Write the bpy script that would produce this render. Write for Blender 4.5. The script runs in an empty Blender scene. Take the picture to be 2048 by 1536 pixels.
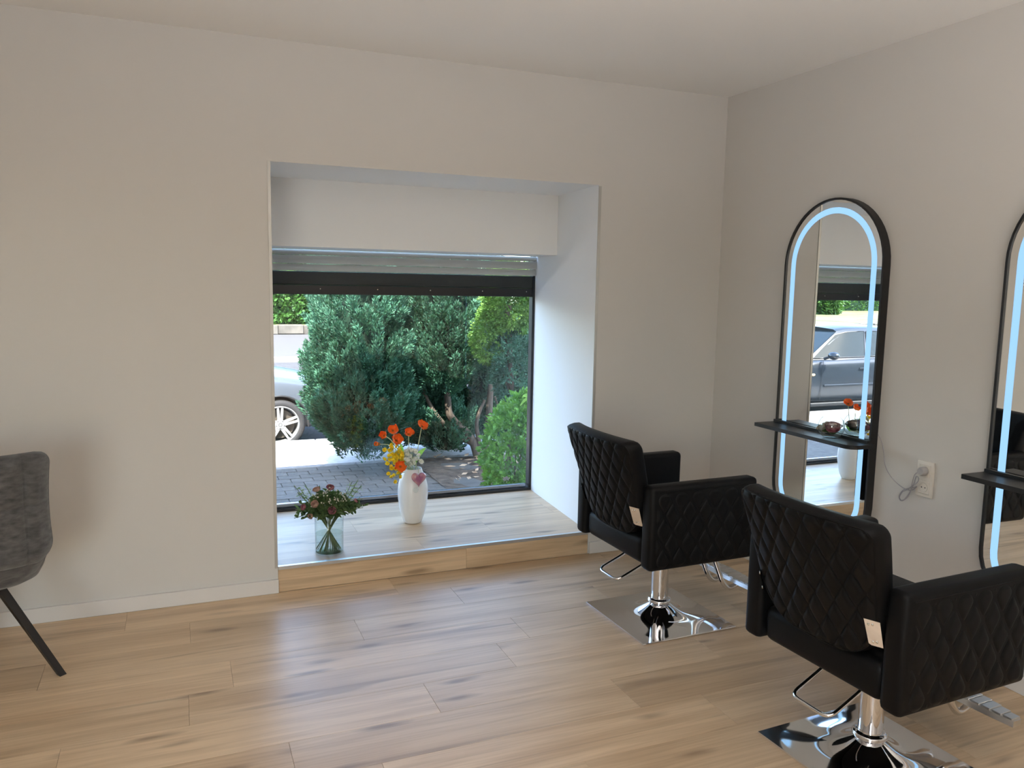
import bpy, bmesh, math, random
import numpy as np
from mathutils import Vector, Matrix

scene = bpy.context.scene
col = scene.collection
PI = math.pi

# ------------------------------------------------------------------ camera
cam_data = bpy.data.cameras.new('camera')
cam = bpy.data.objects.new('camera', cam_data)
col.objects.link(cam)
cam_data.sensor_fit = 'HORIZONTAL'
cam_data.sensor_width = 36.0
cam_data.lens = 1602.55 / 2048 * 36.0
cam_data.clip_start = 0.05
cam_data.clip_end = 300
_yaw, _pitch, _roll = 0.3955, 0.1241, 0.0181
_f = Vector((math.sin(_yaw) * math.cos(_pitch), math.cos(_yaw) * math.cos(_pitch), -math.sin(_pitch)))
_r = Vector((math.cos(_yaw), -math.sin(_yaw), 0))
_u = _r.cross(_f)
_R = _r * math.cos(_roll) + _u * math.sin(_roll)
_U = -_r * math.sin(_roll) + _u * math.cos(_roll)
cam.matrix_world = Matrix(((_R.x, _U.x, -_f.x, -2.898), (_R.y, _U.y, -_f.y, -3.860),
                           (_R.z, _U.z, -_f.z, 1.5), (0, 0, 0, 1)))
scene.camera = cam

# ------------------------------------------------------------------ light, sky, exposure
scene.view_settings.view_transform = 'Standard'
scene.view_settings.look = 'None'
scene.view_settings.exposure = 0.0
scene.view_settings.gamma = 1.0
scene.view_settings.use_curve_mapping = False

SUN_EL = math.radians(50)
SUN_TRAVEL = Vector((0.5 * math.cos(SUN_EL), 0.866 * math.cos(SUN_EL), -math.sin(SUN_EL)))
world = bpy.data.worlds.new('sky')
scene.world = world
world.use_nodes = True
wn = world.node_tree.nodes
wl = world.node_tree.links
wn.clear()
sky = wn.new('ShaderNodeTexSky')
sky.sky_type = 'NISHITA'
sky.sun_disc = False
sky.sun_elevation = SUN_EL
sky.sun_rotation = math.radians(210)
sky.altitude = 100
sky.air_density = 1.0
sky.dust_density = 1.5
sky.ozone_density = 1.0
wbg = wn.new('ShaderNodeBackground')
wbg.inputs['Strength'].default_value = 1.85
wout = wn.new('ShaderNodeOutputWorld')
wl.new(sky.outputs[0], wbg.inputs[0])
wl.new(wbg.outputs[0], wout.inputs[0])

sun_data = bpy.data.lights.new('sun', 'SUN')
sun_data.energy = 24.0
sun_data.angle = math.radians(0.6)
sun_data.color = (1.0, 0.95, 0.87)
sun = bpy.data.objects.new('sun', sun_data)
col.objects.link(sun)
sun.rotation_euler = SUN_TRAVEL.to_track_quat('-Z', 'Y').to_euler()
sun.location = (6, -8, 12)


def area_light(name, loc, direction, sx, sy, power, color, portal=False, spread=None):
    d = bpy.data.lights.new(name, 'AREA')
    d.shape = 'RECTANGLE'
    d.size = sx
    d.size_y = sy
    d.energy = power
    d.color = color
    if spread:
        d.spread = spread
    d.cycles.is_portal = portal
    o = bpy.data.objects.new(name, d)
    col.objects.link(o)
    o.location = loc
    o.rotation_euler = Vector(direction).to_track_quat('-Z', 'Y').to_euler()
    return o


# daylight entering through the shop window in view (portal) and the added shop front behind the camera
area_light('window_portal', (-1.62, 1.10, 0.78), (0, -1, 0), 1.75, 1.3, 1, (1, 1, 1), portal=True)
area_light('added_window_portal', (-4.3, -5.80, 1.12), (0, 1, 0), 1.4, 2.15, 1, (1, 1, 1), portal=True)
# added fill light that brightens the ceiling from behind the viewer
area_light('added_ceiling_fill', (-2.4, -5.40, .45), (.24, .36, .90), 3.6, .8, 135, (1.0, .965, .93), spread=math.radians(104))

scene.cycles.use_adaptive_sampling = True
scene.cycles.adaptive_threshold = 0.1
scene.cycles.max_bounces = 7
scene.cycles.diffuse_bounces = 4
scene.cycles.glossy_bounces = 6
scene.cycles.transmission_bounces = 8
scene.cycles.transparent_max_bounces = 10
scene.cycles.sample_clamp_indirect = 6.0
scene.cycles.caustics_reflective = False
scene.cycles.caustics_refractive = False

# ------------------------------------------------------------------ helpers


def link(o, parent=None):
    col.objects.link(o)
    if parent is not None:
        o.parent = parent
    return o


def tag(o, label, cat=None, group=None, kind=None):
    o['label'] = label
    if cat:
        o['category'] = cat
    if group:
        o['group'] = group
    if kind:
        o['kind'] = kind
    return o


def empty(name, loc=(0, 0, 0), rz=0.0):
    o = bpy.data.objects.new(name, None)
    o.empty_display_size = 0.05
    col.objects.link(o)
    o.location = loc
    o.rotation_euler = (0, 0, rz)
    return o


def obj_bm(name, bm, mat, parent=None, smooth=False, loc=None):
    me = bpy.data.meshes.new(name)
    bmesh.ops.recalc_face_normals(bm, faces=bm.faces)
    bm.to_mesh(me)
    bm.free()
    if smooth:
        me.polygons.foreach_set('use_smooth', [True] * len(me.polygons))
        if smooth != True:
            me.set_sharp_from_angle(angle=smooth)
    if mat is not None:
        me.materials.append(mat)
    o = bpy.data.objects.new(name, me)
    if loc is not None:
        o.location = loc
    return link(o, parent)


def obj_pd(name, verts, faces, mat, parent=None, smooth=False, loc=None):
    me = bpy.data.meshes.new(name)
    me.from_pydata([tuple(v) for v in verts], [], faces)
    me.update()
    if smooth:
        me.polygons.foreach_set('use_smooth', [True] * len(me.polygons))
        if smooth != True:
            me.set_sharp_from_angle(angle=smooth)
    if mat is not None:
        me.materials.append(mat)
    o = bpy.data.objects.new(name, me)
    if loc is not None:
        o.location = loc
    return link(o, parent)


def add_box(bm, x0, x1, y0, y1, z0, z1, bevel=0.0, seg=2):
    r = bmesh.ops.create_cube(bm, size=1.0)
    vs = r['verts']
    for v in vs:
        v.co = Vector((x0 + (v.co.x + .5) * (x1 - x0), y0 + (v.co.y + .5) * (y1 - y0), z0 + (v.co.z + .5) * (z1 - z0)))
    if bevel > 0:
        es = list({e for v in vs for e in v.link_edges})
        bmesh.ops.bevel(bm, geom=es, offset=bevel, segments=seg, profile=0.5, affect='EDGES')
    return vs


def box(name, x0, x1, y0, y1, z0, z1, mat, parent=None, bevel=0.0, seg=2):
    bm = bmesh.new()
    add_box(bm, x0, x1, y0, y1, z0, z1, bevel, seg)
    return obj_bm(name, bm, mat, parent, smooth=math.radians(35) if bevel > 0 else False)


def add_prism(bm, pts, axis, a, b):
    """extrude a closed 2D outline along an axis from a to b; pts in the other two axes in order"""
    def mk(p, t):
        if axis == 0:
            return (t, p[0], p[1])
        if axis == 1:
            return (p[0], t, p[1])
        return (p[0], p[1], t)
    A = [bm.verts.new(mk(p, a)) for p in pts]
    B = [bm.verts.new(mk(p, b)) for p in pts]
    n = len(pts)
    bm.faces.new(A)
    bm.faces.new(B[::-1])
    for i in range(n):
        bm.faces.new((A[i], A[(i + 1) % n], B[(i + 1) % n], B[i]))


def add_lathe(bm, prof, seg=32, center=(0, 0, 0), squash=None):
    """prof: list of (r,z)"""
    cx, cy, cz = center
    rings = []
    for r, z in prof:
        if r < 1e-6:
            rings.append([bm.verts.new((cx, cy, cz + z))])
        else:
            rings.append([bm.verts.new((cx + r * math.cos(2 * PI * k / seg), cy + r * math.sin(2 * PI * k / seg), cz + z)) for k in range(seg)])
    for a, b in zip(rings, rings[1:]):
        if len(a) == 1 and len(b) == 1:
            continue
        for k in range(seg):
            k2 = (k + 1) % seg
            if len(a) == 1:
                bm.faces.new((a[0], b[k], b[k2]))
            elif len(b) == 1:
                bm.faces.new((a[k], a[k2], b[0]))
            else:
                bm.faces.new((a[k], a[k2], b[k2], b[k]))


def smooth_path(pts, r=0.03, n=5):
    """round the corners of a polyline"""
    P = [Vector(p) for p in pts]
    out = [P[0]]
    for i in range(1, len(P) - 1):
        a, b, c = P[i - 1], P[i], P[i + 1]
        d1 = (a - b)
        d2 = (c - b)
        t = min(r, d1.length * .49, d2.length * .49)
        p, q = b + d1.normalized() * t, b + d2.normalized() * t
        for k in range(n + 1):
            s = k / n
            out.append(p * (1 - s) ** 2 + b * 2 * s * (1 - s) + q * s * s)
    out.append(P[-1])
    return out


def catmull(pts, n=6):
    P = [Vector(p) for p in pts]
    P = [P[0] * 2 - P[1]] + P + [P[-1] * 2 - P[-2]]
    out = []
    for i in range(1, len(P) - 2):
        for k in range(n):
            t = k / n
            a, b, c, d = P[i - 1], P[i], P[i + 1], P[i + 2]
            out.append(0.5 * ((2 * b) + (c - a) * t + (2 * a - 5 * b + 4 * c - d) * t * t + (3 * b - a - 3 * c + d) * t ** 3))
    out.append(P[-2])
    return out


def add_tube(bm, pts, rad, seg=8, closed=False, cap=True):
    P = [Vector(p) for p in pts]
    n = len(P)
    rads = rad if isinstance(rad, (list, tuple)) else [rad] * n
    prev = None
    rings = []
    for i in range(n):
        if closed:
            t = (P[(i + 1) % n] - P[i - 1]).normalized()
        else:
            t = (P[min(i + 1, n - 1)] - P[max(i - 1, 0)]).normalized()
        if prev is None:
            ref = Vector((0, 0, 1)) if abs(t.z) < .9 else Vector((1, 0, 0))
            nn = (ref - t * ref.dot(t)).normalized()
        else:
            nn = (prev - t * prev.dot(t)).normalized()
        prev = nn
        b = t.cross(nn)
        rings.append([bm.verts.new(P[i] + (nn * math.cos(2 * PI * k / seg) + b * math.sin(2 * PI * k / seg)) * rads[i]) for k in range(seg)])
    m = n if closed else n - 1
    for i in range(m):
        a, b = rings[i], rings[(i + 1) % n]
        for k in range(seg):
            bm.faces.new((a[k], a[(k + 1) % seg], b[(k + 1) % seg], b[k]))
    if cap and not closed:
        bm.faces.new(rings[0][::-1])
        bm.faces.new(rings[-1])


def tube(name, pts, rad, mat, parent=None, seg=8, closed=False):
    bm = bmesh.new()
    add_tube(bm, pts, rad, seg, closed)
    return obj_bm(name, bm, mat, parent, smooth=math.radians(50))


def add_sphere(bm, c, r, seg=12, rings=8, scale=(1, 1, 1)):
    m = Matrix.Translation(Vector(c)) @ Matrix.Diagonal((*scale, 1.0))
    bmesh.ops.create_uvsphere(bm, u_segments=seg, v_segments=rings, radius=r, matrix=m)


def copy_tree(o, parent=None):
    c = o.copy()
    col.objects.link(c)
    if parent is not None:
        c.parent = parent
    for ch in list(o.children):
        copy_tree(ch, c)
    return c


# ------------------------------------------------------------------ materials
MATS = {}


def mat(name, color=(.5, .5, .5), rough=.5, metal=0.0, spec=.5, **kw):
    m = bpy.data.materials.new(name)
    m.use_nodes = True
    b = m.node_tree.nodes['Principled BSDF']
    b.inputs['Base Color'].default_value = (*color, 1)
    b.inputs['Roughness'].default_value = rough
    b.inputs['Metallic'].default_value = metal
    b.inputs['Specular IOR Level'].default_value = spec
    for k, v in kw.items():
        b.inputs[k].default_value = v
    MATS[name] = m
    return m


def nodes(m):
    return m.node_tree.nodes, m.node_tree.links, m.node_tree.nodes['Principled BSDF']


def noise_bump(m, scale=80, strength=.2, dist=.002, detail=3, stretch=None, coord='Object'):
    n, l, b = nodes(m)
    tc = n.new('ShaderNodeTexCoord')
    mp = n.new('ShaderNodeMapping')
    if stretch:
        mp.inputs['Scale'].default_value = stretch
    l.new(tc.outputs[coord], mp.inputs[0])
    t = n.new('ShaderNodeTexNoise')
    t.inputs['Scale'].default_value = scale
    t.inputs['Detail'].default_value = detail
    l.new(mp.outputs[0], t.inputs['Vector'])
    bp = n.new('ShaderNodeBump')
    bp.inputs['Strength'].default_value = strength
    bp.inputs['Distance'].default_value = dist
    l.new(t.outputs['Fac'], bp.inputs['Height'])
    l.new(bp.outputs[0], b.inputs['Normal'])
    return t


def noise_color(m, c1, c2, scale=20, detail=4, lo=.35, hi=.65, stretch=None, coord='Object', rnd=0.0):
    n, l, b = nodes(m)
    tc = n.new('ShaderNodeTexCoord')
    mp = n.new('ShaderNodeMapping')
    if stretch:
        mp.inputs['Scale'].default_value = stretch
    l.new(tc.outputs[coord], mp.inputs[0])
    t = n.new('ShaderNodeTexNoise')
    t.inputs['Scale'].default_value = scale
    t.inputs['Detail'].default_value = detail
    l.new(mp.outputs[0], t.inputs['Vector'])
    r = n.new('ShaderNodeValToRGB')
    r.color_ramp.elements[0].position = lo
    r.color_ramp.elements[1].position = hi
    r.color_ramp.elements[0].color = (*c1, 1)
    r.color_ramp.elements[1].color = (*c2, 1)
    l.new(t.outputs['Fac'], r.inputs[0])
    last = r.outputs[0]
    if rnd > 0:
        oi = n.new('ShaderNodeObjectInfo')
        mr = n.new('ShaderNodeMapRange')
        mr.inputs['To Min'].default_value = 1 - rnd
        mr.inputs['To Max'].default_value = 1 + rnd
        l.new(oi.outputs['Random'], mr.inputs['Value'])
        mx = n.new('ShaderNodeMix')
        mx.data_type = 'RGBA'
        mx.blend_type = 'MULTIPLY'
        mx.inputs['Factor'].default_value = 1
        l.new(last, mx.inputs[6])
        l.new(mr.outputs[0], mx.inputs[7])
        last = mx.outputs[2]
    l.new(last, b.inputs['Base Color'])
    return t


def wood_material(name, light, dark, knot, rough=.42):
    m = mat(name, light, rough, spec=.9)
    n, l, b = nodes(m)
    tc = n.new('ShaderNodeTexCoord')
    oi = n.new('ShaderNodeObjectInfo')
    mul = n.new('ShaderNodeVectorMath')
    mul.operation = 'SCALE'
    mul.inputs[0].default_value = (37.0, 11.0, 23.0)
    l.new(oi.outputs['Random'], mul.inputs['Scale'])
    add = n.new('ShaderNodeVectorMath')
    add.operation = 'ADD'
    sx = n.new('ShaderNodeSeparateXYZ')
    l.new(tc.outputs['Object'], sx.inputs[0])
    yz = n.new('ShaderNodeMath')
    l.new(sx.outputs['Y'], yz.inputs[0])
    l.new(sx.outputs['Z'], yz.inputs[1])
    cx = n.new('ShaderNodeCombineXYZ')
    l.new(sx.outputs['X'], cx.inputs['X'])
    l.new(yz.outputs[0], cx.inputs['Y'])
    l.new(cx.outputs[0], add.inputs[0])
    l.new(mul.outputs[0], add.inputs[1])

    def noise(stretch, scale, detail=4, dist=0.0):
        mp = n.new('ShaderNodeMapping')
        mp.inputs['Scale'].default_value = stretch
        l.new(add.outputs[0], mp.inputs[0])
        t = n.new('ShaderNodeTexNoise')
        t.noise_dimensions = '2D'
        t.inputs['Scale'].default_value = scale
        t.inputs['Detail'].default_value = detail
        t.inputs['Distortion'].default_value = dist
        l.new(mp.outputs[0], t.inputs['Vector'])
        return t.outputs['Fac'], mp

    def ramp(fac, p0, c0, p1, c1):
        r = n.new('ShaderNodeValToRGB')
        r.color_ramp.elements[0].position = p0
        r.color_ramp.elements[1].position = p1
        r.color_ramp.elements[0].color = (*c0, 1)
        r.color_ramp.elements[1].color = (*c1, 1)
        l.new(fac, r.inputs[0])
        return r.outputs[0]

    def mix(mode, fac, a, bb):
        x = n.new('ShaderNodeMix')
        x.data_type = 'RGBA'
        x.blend_type = mode
        if isinstance(fac, float):
            x.inputs['Factor'].default_value = fac
        else:
            l.new(fac, x.inputs['Factor'])
        l.new(a, x.inputs[6])
        l.new(bb, x.inputs[7])
        return x.outputs[2]
    broad, _ = noise((.55, 6.5, 6.5), 1.6, 3, .3)
    base = ramp(broad, .33, dark, .60, light)
    fine, _ = noise((3.5, 95, 95), 1.0, 2)
    base = mix('MULTIPLY', .5, base, ramp(fine, .30, (.78, .74, .70), .62, (1, 1, 1)))
    # long dark veins
    vein, _ = noise((.8, 16, 16), 1.0, 2, .6)
    base = mix('MIX', ramp(vein, .64, (0, 0, 0), .78, (.5, .5, .5)), base, ramp(vein, .0, knot, 1, knot))
    # knots: stretched cells, kept only where a second noise allows
    mp = n.new('ShaderNodeMapping')
    mp.inputs['Scale'].default_value = (1.9, 8.5, 8.5)
    l.new(add.outputs[0], mp.inputs[0])
    dn = n.new('ShaderNodeTexNoise')
    dn.noise_dimensions = '2D'
    dn.inputs['Scale'].default_value = 3
    dn.inputs['Detail'].default_value = 1
    l.new(mp.outputs[0], dn.inputs['Vector'])
    dm = n.new('ShaderNodeMix')
    dm.data_type = 'RGBA'
    dm.inputs['Factor'].default_value = .12
    l.new(mp.outputs[0], dm.inputs[6])
    l.new(dn.outputs['Color'], dm.inputs[7])
    vo = n.new('ShaderNodeTexVoronoi')
    vo.voronoi_dimensions = '2D'
    vo.inputs['Scale'].default_value = 1.0
    l.new(dm.outputs[2], vo.inputs['Vector'])
    kn = ramp(vo.outputs['Distance'], .04, (.8, .8, .8), .17, (0, 0, 0))
    keep = ramp(noise((1.2, 4, 4), .9, 1)[0], .46, (0, 0, 0), .58, (1, 1, 1))
    base = mix('MIX', mix('MULTIPLY', 1.0, kn, keep), base, ramp(vein, .0, knot, 1, knot))
    # plank to plank variation
    mr = n.new('ShaderNodeMapRange')
    mr.inputs['To Min'].default_value = .92
    mr.inputs['To Max'].default_value = 1.06
    l.new(oi.outputs['Random'], mr.inputs['Value'])
    base = mix('MULTIPLY', 1.0, base, mr.outputs[0])
    l.new(base, b.inputs['Base Color'])
    bp = n.new('ShaderNodeBump')
    bp.inputs['Strength'].default_value = .12
    bp.inputs['Distance'].default_value = .001
    l.new(fine, bp.inputs['Height'])
    l.new(bp.outputs[0], b.inputs['Normal'])
    return m


def thin_glass(name, tint=(1, 1, 1), ior=1.45, rough=0.0, boost=1.0):
    m = bpy.data.materials.new(name)
    m.use_nodes = True
    n, l = m.node_tree.nodes, m.node_tree.links
    n.clear()
    tr = n.new('ShaderNodeBsdfTransparent')
    tr.inputs[0].default_value = (*tint, 1)
    gl = n.new('ShaderNodeBsdfGlossy')
    gl.inputs['Roughness'].default_value = rough
    # Schlick reflectance, the same on both faces of the sheet
    lw = n.new('ShaderNodeLayerWeight')
    lw.inputs['Blend'].default_value = .5
    pw = n.new('ShaderNodeMath')
    pw.operation = 'POWER'
    pw.inputs[1].default_value = 5.0
    l.new(lw.outputs['Facing'], pw.inputs[0])
    f0 = ((ior - 1) / (ior + 1)) ** 2 * boost
    ma = n.new('ShaderNodeMath')
    ma.operation = 'MULTIPLY_ADD'
    ma.use_clamp = True
    ma.inputs[1].default_value = 1 - f0
    ma.inputs[2].default_value = f0
    l.new(pw.outputs[0], ma.inputs[0])
    mx = n.new('ShaderNodeMixShader')
    o = n.new('ShaderNodeOutputMaterial')
    l.new(ma.outputs[0], mx.inputs[0])
    l.new(tr.outputs[0], mx.inputs[1])
    l.new(gl.outputs[0], mx.inputs[2])
    l.new(mx.outputs[0], o.inputs[0])
    MATS[name] = m
    return m


def leaf_material(name, c1, c2, rough=.5, trans=.25, scale=9):
    m = mat(name, c1, rough, spec=.35)
    n, l, b = nodes(m)
    noise_color(m, c1, c2, scale=scale, detail=3, lo=.38, hi=.64)
    out = n['Material Output']
    tl = n.new('ShaderNodeBsdfTranslucent')
    tl.inputs[0].default_value = (c2[0] * 1.2, min(1, c2[1] * 1.3), c2[2] * .7, 1)
    mx = n.new('ShaderNodeMixShader')
    mx.inputs[0].default_value = trans
    l.new(b.outputs[0], mx.inputs[1])
    l.new(tl.outputs[0], mx.inputs[2])
    l.new(mx.outputs[0], out.inputs[0])
    return m


M_wall = mat('wall_paint', (.665, .642, .61), .85, spec=.25)
M_ceil = mat('ceiling_paint', (.90, .89, .875), .9, spec=.2)
M_reveal = mat('reveal_paint', (.90, .90, .895), .7, spec=.3)
M_base = mat('baseboard_white', (.74, .71, .68), .5, spec=.4)
M_wood = wood_material('oak_vinyl', (.72, .53, .335), (.57, .395, .235), (.25, .155, .085), .40)
M_joint = mat('plank_underlay', (.36, .26, .16), .8)
M_alu = mat('brushed_aluminium', (.62, .63, .63), .38, 1.0)
noise_bump(M_alu, 60, .1, .0005, stretch=(1, 40, 40))
M_trim_alu = mat('anodised_trim', (.50, .49, .46), .45, .75)
M_slat = mat('shutter_slat', (.44, .45, .44), .55, .1)
M_blackbar = mat('black_transom', (.018, .022, .022), .55)
M_blackframe = mat('black_window_frame', (.012, .011, .012), .35)
M_pane = thin_glass('window_glass', (.955, .975, .97), 1.5, 0, .8)
M_clear = thin_glass('clear_glass', (.955, .985, .985), 1.45)
M_bowl = thin_glass('bowl_glass', (.90, .935, .935), 1.75)
M_water = thin_glass('water', (.955, .985, .985), 1.33)
M_chrome = mat('chrome', (.82, .82, .84), .05, 1.0)
M_steel = mat('ribbed_aluminium', (.72, .70, .68), .33, 1.0)
M_leather = mat('black_leatherette', (.005, .005, .0055), .47, spec=.14)
noise_bump(M_leather, 700, .10, .0008)
M_blackmetal = mat('black_powder_coat', (.012, .012, .013), .42)
M_shelf = mat('black_shelf', (.014, .014, .015), .40)
noise_bump(M_shelf, 50, .08, .0006, stretch=(40, 1, 40))
M_screw = mat('screw', (.75, .72, .66), .2, 1.0)

M_mirror = mat('mirror_glass', (.90, .915, .91), .0, 1.0)
M_led = bpy.data.materials.new('led_band')
M_led.use_nodes = True
_n, _l = M_led.node_tree.nodes, M_led.node_tree.links
_n.clear()
_e = _n.new('ShaderNodeEmission')
_e.inputs[0].default_value = (.36, .66, 1.0, 1)
_e.inputs[1].default_value = 1.12
_o = _n.new('ShaderNodeOutputMaterial')
_l.new(_e.outputs[0], _o.inputs[0])

M_plastic = mat('white_plastic', (.74, .69, .62), .35)
M_plug = mat('grey_plug', (.42, .40, .40), .45)
M_cable = mat('grey_cable', (.36, .34, .36), .5)
M_ceramic = mat('white_ceramic', (.80, .80, .80), .25, spec=.5)
M_pin = mat('socket_recess', (.55, .52, .47), .4)
M_hole = mat('socket_hole', (.04, .04, .04), .6)

# ------------------------------------------------------------------ room shell
XL, YF, H = -6.5, -5.6, 2.564         # left wall, wall behind the camera, ceiling height
WXL, WXR, WZT = -2.491, -0.806, 2.032  # window opening
YO = 1.06                              # outer face of the front wall
SILL = 0.126
GY = 0.97                              # glass plane
WXRo = -0.735                          # right jamb at the glass (reveal opens outwards)

# back wall: one mesh with the deep opening (pieces meet edge to edge)
bm = bmesh.new()
add_prism(bm, [(XL - .25, 0), (WXL, 0), (WXL, YO), (XL - .25, YO)], 2, -.6, H + .14)
add_prism(bm, [(WXR, 0), (.25, 0), (.25, YO), (WXRo + .006, YO)], 2, -.6, H + .14)
add_prism(bm, [(WXL, 0), (WXR, 0), (WXRo + .006, YO), (WXL, YO)], 2, WZT, H + .14)
add_prism(bm, [(WXL, .012), (WXR, .012), (WXRo + .006, YO), (WXL, YO)], 2, -.6, SILL - .012)
w = obj_bm('wall_back', bm, M_wall)
tag(w, 'warm white painted wall with the deep shop window opening', 'wall', kind='structure')
w.data.materials.append(M_reveal)
for p in w.data.polygons:
    c = p.center
    if WXL - .01 < c.x < WXRo + .05 and .02 < c.y < YO - .02 and abs(p.normal.y) < .5 and c.z < WZT + .01:
        p.material_index = 1

o = box('wall_right', 0, .25, YF - .25, 0, -.3, H + .14, M_wall)
tag(o, 'warm white painted side wall carrying the two arched mirrors', 'wall', kind='structure')
o = box('wall_left', XL - .25, XL, YF, 0, -.3, H + .14, M_wall)
tag(o, 'plain white wall at the far left of the salon', 'wall', kind='structure')
SX0, SX1, SZ0, SZ1 = -5.0, -3.6, .05, 2.20
bm = bmesh.new()
add_box(bm, XL - .25, SX0, YF - .25, YF, -.3, H + .14)
add_box(bm, SX1, .25, YF - .25, YF, -.3, H + .14)
add_box(bm, SX0, SX1, YF - .25, YF, -.3, SZ0)
add_box(bm, SX0, SX1, YF - .25, YF, SZ1, H + .14)
o = obj_bm('wall_front', bm, M_wall)
tag(o, 'white wall behind the viewer with a shop front added for daylight', 'wall', kind='structure')
o = box('added_rear_window', SX0, SX1, YF - .14, YF - .12, SZ0, SZ1, M_pane)  # glazing added out of view to let daylight into the room
tag(o, 'unseen glass shop front added behind the viewer for daylight', 'window', kind='structure')
bm = bmesh.new()
for (x0, x1, z0, z1) in ((SX0, SX1, SZ0, SZ0 + .06), (SX0, SX1, SZ1 - .06, SZ1), (SX0, SX0 + .06, SZ0 + .06, SZ1 - .06), (SX1 - .06, SX1, SZ0 + .06, SZ1 - .06), (-4.33, -4.27, SZ0 + .06, SZ1 - .06)):
    add_box(bm, x0, x1, YF - .17, YF - .09, z0, z1)
obj_bm('window_frame', bm, M_blackframe, o)
o = box('sun_blocker', -5.5, -3.1, YF - 3.0, YF - .26, 2.36, 2.40, M_wall)  # added outside the shop front to block direct sun
tag(o, 'unseen pale slab added to keep direct sun out of the shop front', 'sun_blocker', kind='structure')
o = box('ceiling', XL - .25, .25, YF - .25, 0, H, H + .14, M_ceil)
tag(o, 'plain white plastered ceiling of the salon', 'ceiling', kind='structure')
# the storey above (gives the house its height and throws its shade on the forecourt)
o = box('wall_upper', XL - .25, .25, YF - .25, YO, H + .14, 4.38, M_wall)
tag(o, 'plain rendered upper storey of the shop building', 'wall', kind='structure')

# unseen house added to keep open sky out of the car reflections
M_render = mat('added_house_render', (.42, .40, .37), .9)
nb = box('added_house', -34, XL - .26, -6, YO, -.6, 4.38, M_render)
tag(nb, 'plain grey house front added out of view to darken the car reflections', 'building', kind='structure')
for k in range(8):
    xw = -9.2 - 2.6 * k
    wd = box('window_frame', xw - .6, xw + .6, YO, YO + .03, .6, 2.1, M_base)
    child = box('pane', xw - .53, xw + .53, YO + .03, YO + .036, .67, 2.03, M_blackbar, wd)
    wd.parent = nb

# floor: a dark underlay with separate vinyl planks 1.2 m x 0.22 m running along the window wall
floor = box('floor', XL, 0, YF, 0, -.30, -.003, M_joint)
tag(floor, 'light oak vinyl plank floor with knots and long grain', 'floor', kind='structure')
PW, PLN = .2205, 1.2
row_joint = {0: -1.95, 1: -2.892, 2: -2.215, 3: -2.75, 4: -2.905, 5: -2.087, 6: -2.607, 7: -2.35, 8: -1.75, 9: -2.95, 10: -2.1, 11: -2.55}
rng = random.Random(4)
mesh_cache = {}
for r in range(35):
    y1, y0 = -PW * r, max(-PW * (r + 1), YF)
    if y1 - y0 < .02:
        continue
    j = row_joint.get(r, -2.0 - rng.random() * 1.2)
    k0 = math.floor((XL - j) / PLN)
    k = k0
    while j + k * PLN < 0:
        xa, xb = max(j + k * PLN, XL), min(j + (k + 1) * PLN, 0)
        k += 1
        if xb - xa < .03:
            continue
        # planks nobody sees (behind the camera) stay coarse
        key = (round(xb - xa, 4), round(y1 - y0, 4))
        if key not in mesh_cache:
            bm = bmesh.new()
            L, W = xb - xa, y1 - y0
            add_box(bm, -L / 2 + .0004, L / 2 - .0004, -W / 2 + .0004, W / 2 - .0004, -.004, 0, .0005, 1)
            me = bpy.data.meshes.new('plank')
            bmesh.ops.recalc_face_normals(bm, faces=bm.faces)
            bm.to_mesh(me)
            bm.free()
            me.materials.append(M_wood)
            mesh_cache[key] = me
        o = bpy.data.objects.new('plank', mesh_cache[key])
        o.location = ((xa + xb) / 2, (y0 + y1) / 2, 0)
        link(o, floor)

# window sill step: planked top, wood front, aluminium edge
sill = empty('window_sill', (WXL, 0, 0))
tag(sill, 'low oak plank step filling the deep window recess', 'window sill', kind='structure')


def child_world(o, parent):
    o.parent = parent
    o.matrix_parent_inverse = Matrix.Translation(-Vector(parent.location)) if parent.rotation_euler[2] == 0 else parent.matrix_basis.inverted()
    return o


yy = .018
rows = [(.018, .197, -1.75), (.1975, .418, -2.2), (.4185, .639, -1.307), (.6395, .860, -1.95), (.8605, .945, -1.5)]
rows = [(.018, .20, (-1.75,)), (.2005, .42, (-1.307,)), (.4205, .64, (-2.02, -.82)), (.6405, .86, (-1.62,)), (.8605, .955, (-2.2, -1.0))]
for ya, yb, js in rows:
    xr = lambda y: WXR + (WXRo - WXR) * y / GY
    xs = [WXL] + list(js) + [None]
    for i in range(len(xs) - 1):
        a = xs[i] + .0004
        bm = bmesh.new()
        if xs[i + 1] is None:
            pts = [(a, ya), (xr(ya) - .0005, ya), (xr(yb) - .0005, yb), (a, yb)]
        else:
            b_ = xs[i + 1] - .0004
            pts = [(a, ya), (b_, ya), (b_, yb), (a, yb)]
        cx = sum(p[0] for p in pts) / 4
        cy = sum(p[1] for p in pts) / 4
        add_prism(bm, [(p[0] - cx, p[1] - cy) for p in pts], 2, -.012, 0)
        o = obj_bm('sill_plank', bm, M_wood, None, loc=(cx, cy, SILL))
        child_world(o, sill)
for xa, xb in ((WXL + .001, -1.53), (-1.5292, WXR - .001)):
    bm = bmesh.new()
    add_box(bm, -(xb - xa) / 2, (xb - xa) / 2, 0, .010, 0.0005, SILL - .014, 0)
    o = obj_bm('front_board', bm, M_wood, None, loc=((xa + xb) / 2, .002, 0))
    child_world(o, sill)
bm = bmesh.new()
add_box(bm, WXL + .001, WXR - .001, -.002, .0175, SILL - .001, SILL + .0025, .001, 1)
add_box(bm, WXL + .001, WXR - .001, -.002, .0015, SILL - .014, SILL, .0005, 1)
o = obj_bm('edge_profile', bm, M_alu)
child_world(o, sill)
o['label'] = 'aluminium edge strip'

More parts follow.
